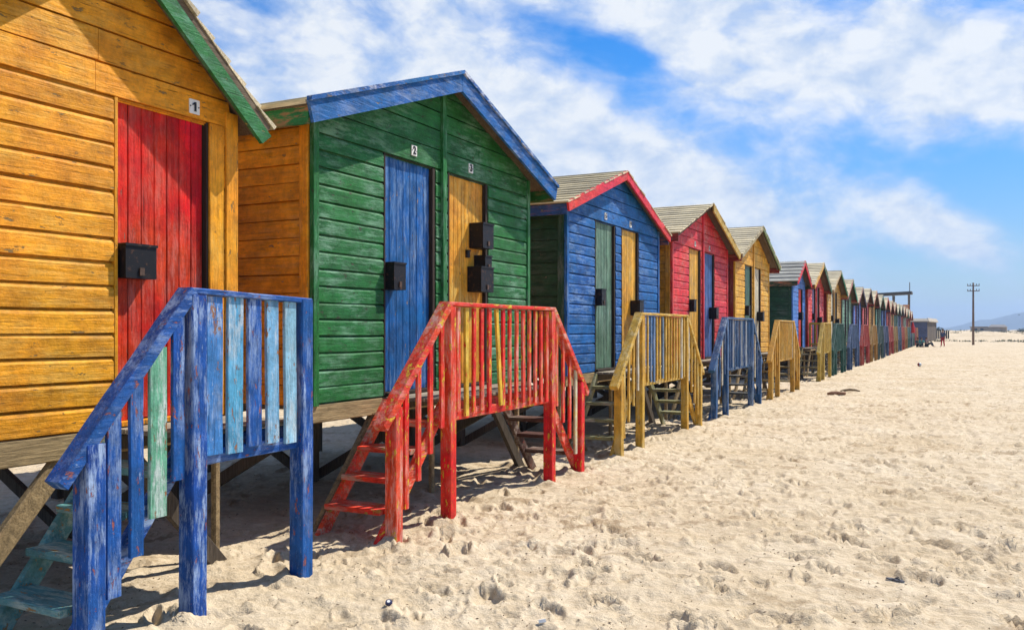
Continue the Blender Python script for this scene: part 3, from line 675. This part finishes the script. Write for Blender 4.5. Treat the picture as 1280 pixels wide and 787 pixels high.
cols = [((.50,.06,.04),'red'), ((.48,.26,.05),'ochre'), ((.05,.11,.10),'dark green'), ((.07,.11,.22),'grey blue'), ((.50,.07,.05),'red'), ((.42,.26,.07),'mustard'),
        ((.09,.15,.24),'blue grey'), ((.50,.10,.06),'red'), ((.45,.22,.06),'ochre'), ((.10,.20,.17),'grey green'), ((.45,.08,.06),'red'), ((.50,.22,.07),'orange')]
cols = cols[:10]+[((.09,.15,.22), 'teal blue'), ((.10,.20,.17), 'grey green')]+cols[10:]
hn = ['pale green', 'violet blue', 'plain red', 'farther ochre', 'dull green', 'dark blue', 'brick red', 'mustard', 'sea green', 'slate blue', 'faded red', 'pale grey green', 'dark red', 'orange brown']
for i, (cc, nm) in enumerate(cols):
    if 8+i >= len(HUTS): break
    H = HUTS[8+i]
    make_stairs(dict(c=H['y0']+H['w']/2+.6, hl=1.1, run=.95, dx=.04, lod=2 if i < 4 else 3, rail=tuple(.72*q for q in cc), nb=10, nb2=2, bw=.07, tread=(.09,.08,.07), fa=.3,
        label='%s stairs in front of the %s hut' % (nm, hn[i])))

# ------------------------------------------------------------------ lifeguard tower behind the end of the row
GW = wood((.22,.21,.20), 'z', .6); DWD = wood((.10,.10,.10), 'y', .6)
t = empty('lifeguard_tower', (-6.7, 116, 0), label='open lifeguard tower with flat roof rising behind the last huts', cat='lifeguard tower')
mb = MB(); mb.prism([(-2.1,-1.6,5.75), (1.95,-1.6,5.92), (1.95,-1.6,6.22), (-2.1,-1.6,6.05)], (0,3.2,0)); mb.build('roof', DWD, t)
for x, y in ((-.1,-1.3),(-.1,1.3),(1.6,-1.3),(1.6,1.3)):
    mb = MB(); mb.beam((x, y, -.5), (x, y, 5.8), .15, .15); mb.build('post', GW, t)
mb = MB(); mb.box((-.3,-1.4,3.1), (1.7,1.4,3.22)); mb.build('platform', GW, t)
mb = MB()
for k in range(4): mb.beam((-.2,-1.42, 3.7+k*.27), (1.7,-1.42, 3.7+k*.27), .03, .24, side=(0,1,0))
mb.build('rail_panel', paint((.55,.20,.05), axis='x'), t)
mb = MB(); mb.beam((1.72,-1.1,3.0), (1.72,-1.1,7.3), .09, .09); mb.build('mast', GW, t)
mb = MB()
for x in (1.1, 1.5): mb.beam((x,-1.5,3.1), (x,-3.3,.0), .05, .1)
for k in range(9): mb.beam((1.1,-1.6-k*.19,2.85-k*.33), (1.5,-1.6-k*.19,2.85-k*.33), .05, .05)
mb.build('ladder', GW, t)

# ------------------------------------------------------------------ slatted building past the row
t = empty('slatted_building', (-3.6, 134, 0), R(-3.0), label='low grey blue building with beige fascia and slatted side past the huts', cat='building')
mb = MB()
for k in range(16): mb.box((-7+.0, 0-.002*(k % 2), .0+k*.19-.3), (0, .12, .185+k*.19-.3))
mb.build('wall', paint((.085,.10,.17), axis='x', fa=.1), t)
mb = MB(); mb.box((-7,.12,-.3), (-6.9,16,2.7)); mb.box((-7,15.9,-.3), (0,16,2.7)); mb.build('wall', plain('grey_render', (.12,.12,.14)), t)
mb = MB()
for k in range(40): mb.box((-.1,.14+k*.4,-.3), (.02,.46+k*.4,2.72))
mb.build('slatted_side', wood((.20,.16,.12), 'z', .5), t)
mb = MB(); mb.box((-7.25,-.25,2.75), (.25,16.3,2.85)); mb.prism([(-7.25,-.25,2.86),(.25,-.25,2.86),(0,.3,3.22),(-7,.3,3.22)], (0,.02,0)); mb.prism([(.25,-.2,2.86),(.25,16.3,2.86),(.05,16,3.3),(.05,.3,3.3)], (-.05,0,0)); mb.box((-7,.35,2.86),(.0,16,3.2))
mb.build('roof', plain('beige_roof', (.42,.36,.27), .8), t)
t = empty('timber_fence', (-2.4, 158, 0), label='dark weathered fence just right of the slatted building', cat='fence')
mb = MB()
for k in range(9): mb.beam((k*.28-1, 0, 0), (k*.28-1, 0, 1.7+rnd(-.2,.15)), .22, .05)
mb.build('board_panel', wood((.11,.10,.08), 'z', .6), t)

# ------------------------------------------------------------------ utility pole
t = empty('utility_pole', (1.62, 107.8, 0), R(5), label='tall brown wooden utility pole with two crossarms on open sand', cat='utility pole')
z0 = gz(1.62, 107.8)
mb = MB(); mb.tube([(0,0,z0-.5), (0,0,3.5), (0,0,6.75)], [.13,.11,.085], 12); mb.build('pole', wood((.26,.19,.15), 'z', .6), t, True)
for zz in (5.85, 6.42):
    mb = MB(); mb.beam((-.60, -.12, zz), (.60, -.12, zz), .08, .08, side=(0,1,0)); a = mb.build('crossarm', wood((.20,.15,.13), 'x', .6), t)
    for x in (-.55, -.3, .3, .55):
        mb = MB(); mb.tube([(x,-.15,zz+.06), (x,-.15,zz+.10), (x,-.15,zz+.20)], [.02,.055,.04], 8); mb.build('insulator', plain('dark_ceramic', (.05,.03,.02), .3), a)

# ------------------------------------------------------------------ people
def skinmesh(name, verts, edges, rad, mat, parent=None, sub=1):
    me = bpy.data.meshes.new(name); me.from_pydata(verts, edges, []); o = bpy.data.objects.new(name, me); COL.objects.link(o)
    md = o.modifiers.new('skin', 'SKIN'); md.use_smooth_shade = True
    if not me.skin_vertices: me.attributes  # layer is made with the modifier evaluation below
    import bmesh
    bm = bmesh.new(); bm.from_mesh(me); lay = bm.verts.layers.skin.verify()
    for i, v in enumerate(bm.verts):
        v[lay].radius = (rad[i][0], rad[i][1]) if isinstance(rad[i], tuple) else (rad[i], rad[i]); v[lay].use_root = (i == 0)
    bm.to_mesh(me); bm.free()
    ss = o.modifiers.new('sub', 'SUBSURF'); ss.levels = sub; ss.render_levels = sub
    bpy.context.view_layer.update(); dg = bpy.context.evaluated_depsgraph_get()
    nm = bpy.data.meshes.new_from_object(o.evaluated_get(dg)); bpy.data.objects.remove(o)
    nm.materials.clear(); nm.materials.append(mat)
    for p in nm.polygons: p.use_smooth = True
    r = bpy.data.objects.new(name, nm); COL.objects.link(r)
    if parent: r.parent = parent
    return r
SKIN = plain('skin', (.42,.25,.17), .55, 0, .1, 8., 0)
def person(loc, rz, label, top, bottom, hair, pose='stand', hat=None):
    root = empty('person', loc, rz, label=label, cat='person')
    if pose == 'stand':
        J = dict(pel=(0,0,.88), wai=(0,0,1.02), che=(0,.0,1.24), nek=(0,.0,1.40), hd=(0,.02,1.47), ht=(0,.03,1.60), crown=(0,.01,1.68),
                 sl=(-.17,0,1.36), el=(-.24,-.02,1.10), wl=(-.22,.08,.88), hl=(-.21,.11,.80), sr=(.17,0,1.36), er=(.25,.0,1.10), wr=(.21,.12,.92), hr=(.18,.16,.86),
                 kl=(-.11,.03,.47), al=(-.13,-.04,.09), fl=(-.14,.13,.04), kr=(.10,.08,.47), ar=(.12,.08,.09), fr=(.13,.25,.04), pl=(-.09,0,.84), pr=(.09,0,.84))
    else:
        J = dict(pel=(0,0,.12), wai=(0,-.04,.26), che=(0,-.07,.46), nek=(0,-.04,.63), hd=(0,.0,.70), ht=(0,.02,.82), crown=(0,.0,.90),
                 sl=(-.17,-.06,.58), el=(-.26,.10,.40), wl=(-.14,.30,.40), hl=(-.08,.36,.40), sr=(.17,-.06,.58), er=(.26,.08,.38), wr=(.15,.28,.38), hr=(.09,.35,.38),
                 kl=(-.15,.42,.48), al=(-.13,.62,.10), fl=(-.13,.80,.05), kr=(.16,.44,.40), ar=(.15,.70,.09), fr=(.15,.88,.05), pl=(-.1,.02,.12), pr=(.1,.02,.12))
    rd = dict(pel=(.13,.11), wai=(.12,.095), che=(.145,.11), nek=.052, hd=.07, ht=.085, crown=.055, sl=.055, el=.042, wl=.03, hl=.035, sr=.055, er=.042, wr=.03, hr=.035,
              kl=.055, al=.04, fl=.035, kr=.055, ar=.04, fr=.035, pl=.085, pr=.085)
    E = [('pel','wai'),('wai','che'),('che','nek'),('nek','hd'),('hd','ht'),('ht','crown'),('che','sl'),('sl','el'),('el','wl'),('wl','hl'),('che','sr'),('sr','er'),('er','wr'),('wr','hr'),
         ('pel','pl'),('pl','kl'),('kl','al'),('al','fl'),('pel','pr'),('pr','kr'),('kr','ar'),('ar','fr')]
    def part(name, ks, es, mat, grow, par):
        ix = {k: i for i, k in enumerate(ks)}
        g = lambda r: tuple(x+grow for x in r) if isinstance(r, tuple) else r+grow
        return skinmesh(name, [J[k] for k in ks], [(ix[a], ix[b]) for a, b in es if a in ix and b in ix], [g(rd[k]) for k in ks], mat, par)
    part('body', list(J), E, SKIN, 0, root)
    part('shirt', ['che','wai','pel','sl','el','sr','er'], E, top, .018, root)
    part('trousers', ['pel','pl','kl','al','pr','kr','ar'], E, bottom, .016, root)
    h = J['ht']
    mb = MB(); mb.ball((h[0], h[1]-.02, h[2]+.03), .105, (.92,1.0,.95), 14, 8); mb.build('hair', hair, root, True)
    f = h[1]+.085
    mb = MB()
    for e in (-1, 1): mb.ball((e*.032, f, h[2]+.0), .012, (1,.6,.8), 8, 6)
    mb.build('eyes', INK, root, True)
    mb = MB(); mb.ball((0, f+.008, h[2]-.025), .014, (.8,1,1.4), 8, 6); mb.ball((0, f-.004, h[2]-.062), .02, (1.2,.5,.4), 8, 6); mb.build('face_features', SKIN, root, True)
    for e in (-1, 1):
        hk = J['hl' if e < 0 else 'hr']; mb = MB()
        for q in range(4): mb.tube([(hk[0]+(q-1.5)*.016, hk[1]+.01, hk[2]-.02), (hk[0]+(q-1.5)*.018, hk[1]+.03, hk[2]-.065), (hk[0]+(q-1.5)*.018, hk[1]+.02, hk[2]-.095)], [.009,.008,.006], 6)
        mb.tube([(hk[0]-e*.03, hk[1], hk[2]), (hk[0]-e*.045, hk[1]+.03, hk[2]-.045)], [.010,.007], 6)
        mb.build('fingers', SKIN, root, True)
    if hat:
        mb = MB(); mb.tube([(h[0],h[1],h[2]+.06),(h[0],h[1],h[2]+.065)], .17, 16); mb.ball((h[0],h[1],h[2]+.07), .105, (1,1,.85), 14, 8); mb.build('hat', hat, root, True)
NAVY = plain('navy_cloth', (.06,.09,.17), .9, 0, .2); REDC = plain('red_cloth', (.42,.03,.03), .9, 0, .2); DKC = plain('dark_cloth', (.03,.04,.045), .9, 0, .2)
TEAL = plain('teal_cloth', (.06,.30,.22), .9, 0, .2); HAIR = plain('brown_hair', (.05,.03,.02), .7, 0, .2); HATM = plain('pale_cloth', (.55,.42,.36), .9, 0, .1); BRN = plain('brown_cloth', (.20,.11,.08), .9, 0, .2)
person((-1.16, 93.5, gz(-1.16, 93.5)), R(150), 'person standing on the sand in navy top and red trousers', NAVY, REDC, HAIR)
person((-3.25, 92.2, gz(-3.25, 92.2)), R(-150), 'person in dark clothes sitting by the red parasol', DKC, DKC, HAIR, 'sit')
person((-2.95, 91.6, gz(-2.95, 91.6)), R(175), 'person in teal top sitting between two others on the sand', TEAL, DKC, HAIR, 'sit')
person((-2.55, 92.2, gz(-2.55, 92.2)), R(-115), 'person in brown top sitting nearest the open beach', BRN, DKC, HAIR, 'sit')
t = empty('beach_parasol', (-3.72, 92.0, gz(-3.72, 92)), label='closed red beach parasol stuck in the sand by the last stairs', cat='parasol')
mb = MB(); mb.tube([(0,0,-.3), (0,0,2.45)], .02, 8); mb.build('pole', plain('pale_pole', (.6,.6,.58), .4), t)
mb = MB(); mb.tube([(0,0,1.35),(0,0,1.5),(0,0,1.9),(0,0,2.25),(0,0,2.4)], [.17,.20,.16,.08,.02], 12); mb.build('canopy', plain('red_canvas', (.62,.03,.03), .8, 0, .15), t, True)

# ------------------------------------------------------------------ small things on the sand
def lump(pts, rad, m, name, n=10):
    mb = MB(); mb.tube(pts, rad, n); return mb.build(name, m, None, True)
DW = wood((.36,.20,.12), 'x', .5)
g = gz(-2.7, 23.4)
o = lump([(-.19,-.12,.03),(-.10,-.07,.05),(.02,-.01,.055),(.12,.07,.045),(.2,.12,.04)], [.03,.045,.05,.04,.045], DW, 'driftwood'); o.location = (-2.7, 23.4, g)
tag(o, 'short reddish driftwood log lying alone on the sand, nearer of two', 'driftwood', 'driftwood pieces on the sand')
g = gz(-2.55, 25.1)
o = lump([(-.22,-.12,.01),(-.12,-.06,.035),(.0,.0,.05),(.12,.07,.04),(.24,.13,.01)], [.02,.03,.035,.03,.02], wood((.30,.21,.12), 'x', .4), 'driftwood'); o.location = (-2.55, 25.1, g)
tag(o, 'thin bowed driftwood branch lying behind the driftwood log', 'driftwood', 'driftwood pieces on the sand')
g = gz(-1.5, 43.9)
t = empty('beach_ball', (-1.5, 43.9, g+.075), label='small dark red and white ball lying far out on the sand', cat='ball')
for k, c in enumerate(((.25,.03,.03), (.03,.03,.04), (.25,.03,.03), (.50,.55,.55))):
    mb = MB(); n = 5; vs = []; fs = []
    for i in range(9):
        ph = -math.pi/2+math.pi*i/8
        for j in range(n): th = k*math.pi/2+math.pi/2*j/(n-1); vs.append((.09*math.cos(ph)*math.cos(th), .09*math.cos(ph)*math.sin(th), .09*math.sin(ph)))
    for i in range(8):
        for j in range(n-1): fs.append((i*n+j, i*n+j+1, (i+1)*n+j+1, (i+1)*n+j))
    mb.add(vs, fs); mb.build('panel', plain('ball_vinyl', c, .35, 0, .05, 12, 0), t, True)
g = gz(-.325, 6.37)
t = empty('flip_flop', (-.36, 6.30, min(gz(-.36+a_, 6.30+b_) for a_ in (-.05,0,.05) for b_ in (-.04,0,.04))+.004), R(-24), label='dark flip flop sandal with pale sole lying in the foreground sand', cat='sandal')
def sole(z0, z1, k=1.):
    pts = []
    for i in range(20):
        a = 2*math.pi*i/20; x = .066*math.cos(a); wd = .026+.005*math.cos(a); pts.append((x*k, wd*math.sin(a)*k, z0))
    mb = MB(); mb.prism(pts, (0,0,z1-z0)); return mb
sole(0, .012).build('sole', plain('pale_rubber', (.6,.58,.5), .7), t); sole(.0125, .018, .96).build('footbed', plain('black_rubber', (.02,.02,.03), .6), t)
mb = MB(); mb.tube([(.035,0,.018),(.02,.012,.032),(-.012,.026,.017)], .003, 6); mb.tube([(.035,0,.018),(.02,-.012,.032),(-.012,-.026,.017)], .003, 6); mb.build('strap', plain('black_rubber', (.02,.02,.02), .5), t)
g = gz(-3.02, 4.35)
t = empty('bottle_cap', (-3.02, 4.35, g+.006), label='dark bottle cap with pale centre lying below the red stairs', cat='bottle cap')
mb = MB(); mb.tube([(0,0,0),(0,0,.012),(0,0,.016)], [.022,.020,.017], 20); mb.build('cap', plain('navy_plastic', (.02,.025,.08), .4), t); mb = MB(); mb.tube([(0,0,.0162),(0,0,.018)], .010, 14); mb.build('disc', PLATE, t); t.rotation_euler = (.5,.3,0)
g = gz(-2.05, 4.43)
t = empty('plastic_scrap', (-2.05, 4.43, g+.008), R(30), label='tiny pale and dark plastic scrap at the bottom edge of the sand', cat='litter')
mb = MB(); mb.beam((-.02,0,0),(.02,.003,.006),.02,.006); mb.build('scrap', PLATE, t); mb = MB(); mb.beam((-.015,.013,-.001),(.018,.013,.004),.008,.007); mb.build('strip', plain('navy_plastic', (.02,.03,.10), .4), t)
# scattered dry weed and shell bits: nobody could count them
mb = MB(); rs = random.Random(5)
for i in range(5200):
    a = R(rs.uniform(-62, 8)); r = 3.2+28*rs.random()**1.8; x = r*math.sin(a); y = r*math.cos(a)
    if x < -8: continue
    b = rs.uniform(0, 6.28); l = rs.uniform(.006, .026)*(1+.02*r); tw = rs.uniform(.001,.003)*(1+.05*r)
    mb.v += [(x, y)]; mb.f += [(b, l, tw)]
pts = np.array(mb.v); zz = ground_h(pts[:,0], pts[:,1]); spec = mb.f; mb.v = []; mb.f = []
for (x, y), z, (b, l, tw) in zip(pts, zz, spec):
    dx, dy = math.cos(b)*l/2, math.sin(b)*l/2; nx, ny = -math.sin(b)*tw, math.cos(b)*tw; z += .002
    mb.add([(x-dx,y-dy,z),(x+nx,y+ny,z+.002),(x+dx,y+dy,z+.003),(x-nx,y-ny,z),(x,y,z+.006)], [(0,3,4),(3,2,4),(2,1,4),(1,0,4)])
o = mb.build('dry_seaweed_bits', plain('dry_weed', (.13,.075,.04), .9, 0, .5, 2.))
tag(o, 'tiny brown bits of dry weed scattered over the sand', 'seaweed', kind='stuff')

# ------------------------------------------------------------------ dunes: scrub, far house, hills, sea
mb = MB(); rs = random.Random(11); P_ = []
for i in range(1500):
    y = rs.uniform(135, 420); x = rs.uniform(-.10, .30)*y+rs.uniform(-10, 10)
    cl = perlin(np.array([x*.05]), np.array([y*.02]), 31)[0]
    if cl < .02: continue
    P_.append((x, y, rs.uniform(.25,.8)*(1+cl)))
pa = np.array(P_); zz = ground_h(pa[:,0], pa[:,1])
for (x, y, s), z in zip(P_, zz):
    for k in range(16):
        a = rs.uniform(0, 6.28); d = s*1.6*rs.random(); px, py = x+math.cos(a)*d, y+math.sin(a)*d; b = rs.uniform(0, 6.28); w_ = .1*s+.06; h = s*rs.uniform(.12,.42); lx, ly = rs.uniform(-.2,.2), rs.uniform(-.2,.2)
        mb.add([(px-math.cos(b)*w_,py-math.sin(b)*w_,z-.05),(px+math.cos(b)*w_,py+math.sin(b)*w_,z-.05),(px+lx,py+ly,z+h)], [(0,1,2)])
o = mb.build('dune_scrub', plain('dune_grass', (.20,.20,.12), .9, 0, .45, .5)); tag(o, 'low olive grey scrub on the distant dunes', 'scrub', kind='stuff')
def shrub(x, y, s, label):
    z = gz(x, y); mb = MB(); rs = random.Random(int(x*10)+int(y))
    for k in range(260):
        a = rs.uniform(0,6.28); e = math.asin(rs.random()); d = s*rs.uniform(.6,1)*(.8+.35*math.sin(3*a))
        c = Vector((d*math.cos(a)*math.cos(e), d*math.sin(a)*math.cos(e), d*.75*math.sin(e))); q = .16*s
        v = [c+Vector((rs.uniform(-q,q), rs.uniform(-q,q), rs.uniform(-q,q))) for _ in range(3)]; mb.add(v, [(0,1,2)])
    t = empty('shrub', (x, y, z), label=label, cat='shrub', group='shrubs on the distant dunes')
    mb.build('foliage', plain('shrub_leaves', (.05,.065,.03), .9, 0, .5, 3.), t); mb = MB(); mb.tube([(0,0,-.2),(.05,0,s*.5)], [.07,.03], 6); mb.build('stem', GW, t)
shrub(-5.0, 300, 1.7, 'dark round shrub alone on the left dune crest')
shrub(19.0, 330, 1.6, 'dark shrub right of the far low house')
shrub(27.0, 345, 1.3, 'smaller shrub farthest to the right on the dunes')
hy = 360; hx = 10.5
t = empty('dune_house', (hx, hy, gz(hx, hy)-.2), R(-4), label='far low beige house with flat roof on the dune', cat='house')
mb = MB(); mb.box((-6,0,0), (5.5,6,2.0)); mb.box((-1,-.5,0), (3.5,0,1.7)); mb.build('wall', plain('beige_wall', (.40,.33,.25), .9), t)
mb = MB(); mb.box((-6.3,-.3,2.0), (-.5,6.3,2.2)); mb.prism([(-.5,-.8,2.01),(5.8,-.8,2.01),(4.6,1.5,2.9),(.6,1.5,2.9)], (0,4,0)); mb.build('roof', plain('grey_roof', (.22,.20,.18), .9), t)
mb = MB()
for x in (-4.8,-2.8): mb.box((x,-.04,.8), (x+1.0,-.01,1.6))
mb.build('window', plain('dark_glass', (.04,.05,.06), .2), t)

def hills():
    n = 160; m = 14; vs = []; fs = []
    for i in range(n+1):
        a = R(-50+90*i/n); deg = math.degrees(a)
        prof = 40/(1+math.exp(-(deg-.1)*2.2))+44*math.exp(-((deg-4.4)/2.3)**2)+16*math.exp(-((deg+3)/3)**2)+85*math.exp(-((deg-14)/6)**2)
        prof *= .86; prof += 5*perlin(np.array([deg*1.1]), np.array([.5]), 41)[0]+4*perlin(np.array([deg*3.1]), np.array([.5]), 42)[0]
        for j in range(m+1):
            t = j/m; r = 3000+900*t; h = prof*math.sin(math.pi*min(1,t*1.0))**.9*1.0+8*perlin(np.array([deg*2.2]), np.array([t*5+.3]), 43)[0]*math.sin(math.pi*t)
            vs.append((r*math.sin(a), r*math.cos(a), max(h, 0)-6))
    for i in range(n):
        for j in range(m): fs.append((i*(m+1)+j, (i+1)*(m+1)+j, (i+1)*(m+1)+j+1, i*(m+1)+j+1))
    mb = MB(); mb.add(vs, fs); o = mb.build('hills', plain('hill_scrub', (.07,.08,.06), .95, 0, .35, .01, 0), None, True)
    tag(o, 'distant hazy blue mountain ridge', 'hills', kind='structure')
hills()
m, N, L, bs = nodes('sea_water'); sc = coords(N, L, rand=False); bs.inputs['Base Color'].default_value = (.03,.10,.13,1); bs.inputs['Roughness'].default_value = .15
nn = N('ShaderNodeTexNoise', Scale=.4, Detail=5.0); L(sc((1,1,1)), nn.inputs['Vector']); bb = N('ShaderNodeBump', Strength=.6, Distance=.3); L(nn.outputs[0], bb.inputs['Height']); L(bb.outputs[0], bs.inputs['Normal'])
mb = MB(); mb.add([(-5600,-5600,-2.6),(5600,-5600,-2.6),(5600,5600,-2.6),(-5600,5600,-2.6)], [(0,1,2,3)]); o = mb.build('sea_water', m); tag(o, 'strip of sea beyond the dunes', 'sea', kind='structure')

# a bird far off in the sky
t = empty('bird', (7.7, 140, 3.7), R(40), label='small dark bird gliding low before the mountain', cat='bird')
mb = MB()
mb.tube([(0,-.28,0),(0,-.1,.0),(0,.08,.01),(0,.22,.03),(0,.28,.02)], [.01,.055,.06,.035,.01], 8)
mb.add([(0,.1,.04),(.22,.12,.12),(.55,-.02,.06),(.22,-.04,.11),(0,-.1,.035)], [(0,1,3,4),(1,2,3)]); mb.add([(0,.1,.04),(-.22,.12,.12),(-.55,-.02,.06),(-.22,-.04,.11),(0,-.1,.035)], [(0,1,3,4),(1,2,3)])
mb.add([(-.02,-.26,0),(.02,-.26,0),(.07,-.42,0),(-.07,-.42,0)], [(0,1,2,3)])
mb.v = [(a*.5,b*.5,c*.5) for a,b,c in mb.v]; mb.build('body', plain('dark_feathers', (.03,.03,.035), .8), t)

# haze: one even body of air round the scene
m = bpy.data.materials.new('haze'); m.use_nodes = True; nt = m.node_tree; nt.nodes.clear()
out = nt.nodes.new('ShaderNodeOutputMaterial'); pv = nt.nodes.new('ShaderNodeVolumePrincipled'); nt.links.new(pv.outputs[0], out.inputs['Volume'])
HAZE = .00033
pv.inputs['Color'].default_value = (.50,.70,1.0,1); pv.inputs['Density'].default_value = HAZE; pv.inputs['Anisotropy'].default_value = .2
mb = MB(); mb.box((-5700,-5700,-12), (5700,5700,125)); o = mb.build('haze', m); tag(o, 'pale sea haze fading the distance', 'haze', kind='stuff')

# ------------------------------------------------------------------ light
SAZ, SEL = 29.0, 51.0          # sun azimuth from +Y towards +X, elevation
sd = Vector((math.sin(R(SAZ))*math.cos(R(SEL)), math.cos(R(SAZ))*math.cos(R(SEL)), math.sin(R(SEL))))
sl = bpy.data.lights.new('sun', 'SUN'); sl.energy = 5.0; sl.angle = R(.55); sl.color = (1,.95,.87)
so = bpy.data.objects.new('sun', sl); COL.objects.link(so); so.rotation_euler = sd.to_track_quat('Z', 'Y').to_euler(); so.location = (0,0,50)

w = bpy.data.worlds.new('World'); scene.world = w; w.use_nodes = True; nt = w.node_tree; nt.nodes.clear()
def N(t, **k):
    n = nt.nodes.new(t)
    for a, b in k.items():
        if a in n.inputs: n.inputs[a].default_value = b
        else: setattr(n, a, b)
    return n
def L(a, b): nt.links.new(a, b)
def M(op, a, b=None, c=None, clamp=False):
    n = N('ShaderNodeMath', operation=op); n.use_clamp = clamp
    for i, x in enumerate((a, b, c)):
        if x is None: continue
        if isinstance(x, (int, float)): n.inputs[i].default_value = x
        else: L(x, n.inputs[i])
    return n.outputs[0]
outw = N('ShaderNodeOutputWorld'); bg = N('ShaderNodeBackground'); L(bg.outputs[0], outw.inputs[0]); bg.inputs[1].default_value = .10
sky = N('ShaderNodeTexSky', sky_type='NISHITA', sun_disc=False, sun_elevation=R(SEL), sun_rotation=R(SAZ), air_density=1.0, dust_density=.15, ozone_density=3.0, altitude=0)
hsv = N('ShaderNodeHueSaturation', Saturation=1.50, Value=.94); L(sky.outputs[0], hsv.inputs['Color'])
tc = N('ShaderNodeTexCoord'); nv = N('ShaderNodeVectorMath', operation='NORMALIZE'); L(tc.outputs['Generated'], nv.inputs[0])
sx = N('ShaderNodeSeparateXYZ'); L(nv.outputs[0], sx.inputs[0])
az = M('MULTIPLY', M('ARCTAN2', sx.outputs[0], sx.outputs[1]), 57.2958); el = M('MULTIPLY', M('ARCSINE', sx.outputs[2]), 57.2958)
# cloud field seen on a plane overhead
zz = M('ADD', M('MAXIMUM', sx.outputs[2], 0.), .12)
pl = N('ShaderNodeCombineXYZ'); L(M('DIVIDE', sx.outputs[0], zz), pl.inputs[0]); L(M('DIVIDE', sx.outputs[1], zz), pl.inputs[1])
ca = N('ShaderNodeCombineXYZ'); L(M('MULTIPLY', az, .1), ca.inputs[0]); L(M('MULTIPLY', el, .16), ca.inputs[1])
rot = N('ShaderNodeVectorRotate', rotation_type='Z_AXIS', Angle=R(38)); L(ca.outputs[0], rot.inputs[0])
sc_ = N('ShaderNodeVectorMath', operation='MULTIPLY'); L(rot.outputs[0], sc_.inputs[0]); sc_.inputs[1].default_value = (.75, 1.3, 1)
n1 = N('ShaderNodeTexNoise', Scale=1.0, Detail=6.0, Roughness=.56, Distortion=.5); L(sc_.outputs[0], n1.inputs['Vector'])
n2 = N('ShaderNodeTexNoise', Scale=3.0, Detail=6.0, Roughness=.58, Distortion=.2); L(ca.outputs[0], n2.inputs['Vector'])
def blob(a0, e0, ra, re, rotd, wgt):
    da = M('SUBTRACT', az, a0); de = M('SUBTRACT', el, e0); c, s = math.cos(R(rotd)), math.sin(R(rotd))
    p = M('DIVIDE', M('ADD', M('MULTIPLY', da, c), M('MULTIPLY', de, s)), ra); q = M('DIVIDE', M('SUBTRACT', M('MULTIPLY', de, c), M('MULTIPLY', da, s)), re)
    r2 = M('ADD', M('MULTIPLY', p, p), M('MULTIPLY', q, q)); return M('MULTIPLY', M('EXPONENT', M('MULTIPLY', r2, -1.)), wgt)
BL = [  # azimuth, elevation, radii, tilt, weight  (degrees in the sky)
 (-23, 9, 15, 5.5, -38, .34), (-13, 7, 9, 4, -30, .24), (-36, 15, 13, 8, -20, .26), (-6, 16, 15, 4.5, -12, .40), (-14, 20.5, 8, 3, -20, .22), (3, 13, 7, 3, -10, .25),
 (-.8, 5.6, 4.2, 1.5, -28, .80), (-17, 2.5, 8, 1.8, 0, .12),
 (-19, 15.5, 5.5, 2.2, -42, -.30), (-11, 10.5, 6.5, 2.4, -35, -.22), (4, 8.5, 6, 2.8, 0, -.42), (-7, 19.5, 3, 1.8, -20, -.26), (4.5, 20, 4, 3, 0, -.26), (-6, 5, 4, 1.5, -15, -.16), (0, 3.2, 10, 1.8, 0, -.25), (-13, 6.0, 8, 3.0, -25, .24)]
acc = None
for b in BL:
    v = blob(*b); acc = v if acc is None else M('ADD', acc, v)
dens = M('ADD', M('ADD', M('MULTIPLY', n1.outputs[0], 1.35), M('MULTIPLY', n2.outputs[0], .55)), acc)
mr = N('ShaderNodeMapRange', interpolation_type='SMOOTHSTEP'); L(dens, mr.inputs[0]); mr.inputs[1].default_value = .75; mr.inputs[2].default_value = 1.33
# cloud colour: bright white, slightly lavender where thin
wc_ = N('ShaderNodeValToRGB'); wc_.color_ramp.elements[0].position = .34; wc_.color_ramp.elements[1].position = .58; wc_.color_ramp.elements[0].color = (4.2,5.1,6.6,1); wc_.color_ramp.elements[1].color = (7.0,7.2,7.35,1); L(n2.outputs[0], wc_.inputs[0])
cc = N('ShaderNodeMix', data_type='RGBA'); L(mr.outputs[0], cc.inputs[0]); cc.inputs[6].default_value = (4.1,5.1,7.1,1); L(wc_.outputs[0], cc.inputs[7])
mx = N('ShaderNodeMix', data_type='RGBA'); L(M('MULTIPLY', mr.outputs[0], .95), mx.inputs[0]); 
lo = N('ShaderNodeMapRange', interpolation_type='SMOOTHSTEP'); L(el, lo.inputs[0]); lo.inputs[1].default_value = -1; lo.inputs[2].default_value = 16; lo.inputs[3].default_value = .66; lo.inputs[4].default_value = 1.12
tint = N('ShaderNodeMix', data_type='RGBA', blend_type='MULTIPLY'); tint.inputs[0].default_value = 1; L(hsv.outputs[0], tint.inputs[6]); tint.inputs[7].default_value = (.80,.90,1.07,1)
sc2 = N('ShaderNodeVectorMath', operation='SCALE'); L(tint.outputs[2], sc2.inputs[0]); L(lo.outputs[0], sc2.inputs['Scale']); L(sc2.outputs[0], mx.inputs[6]); L(cc.outputs[2], mx.inputs[7])
L(mx.outputs[2], bg.inputs[0])

# ------------------------------------------------------------------ render
scene.render.engine = 'CYCLES'; scene.render.resolution_x = 1024; scene.render.resolution_y = 629
vs_ = scene.view_settings; vs_.view_transform = 'Standard'; vs_.look = 'None'; vs_.exposure = .42; vs_.gamma = 1; vs_.use_curve_mapping = False
scene.cycles.volume_bounces = 0; scene.cycles.max_bounces = 4; scene.cycles.diffuse_bounces = 3
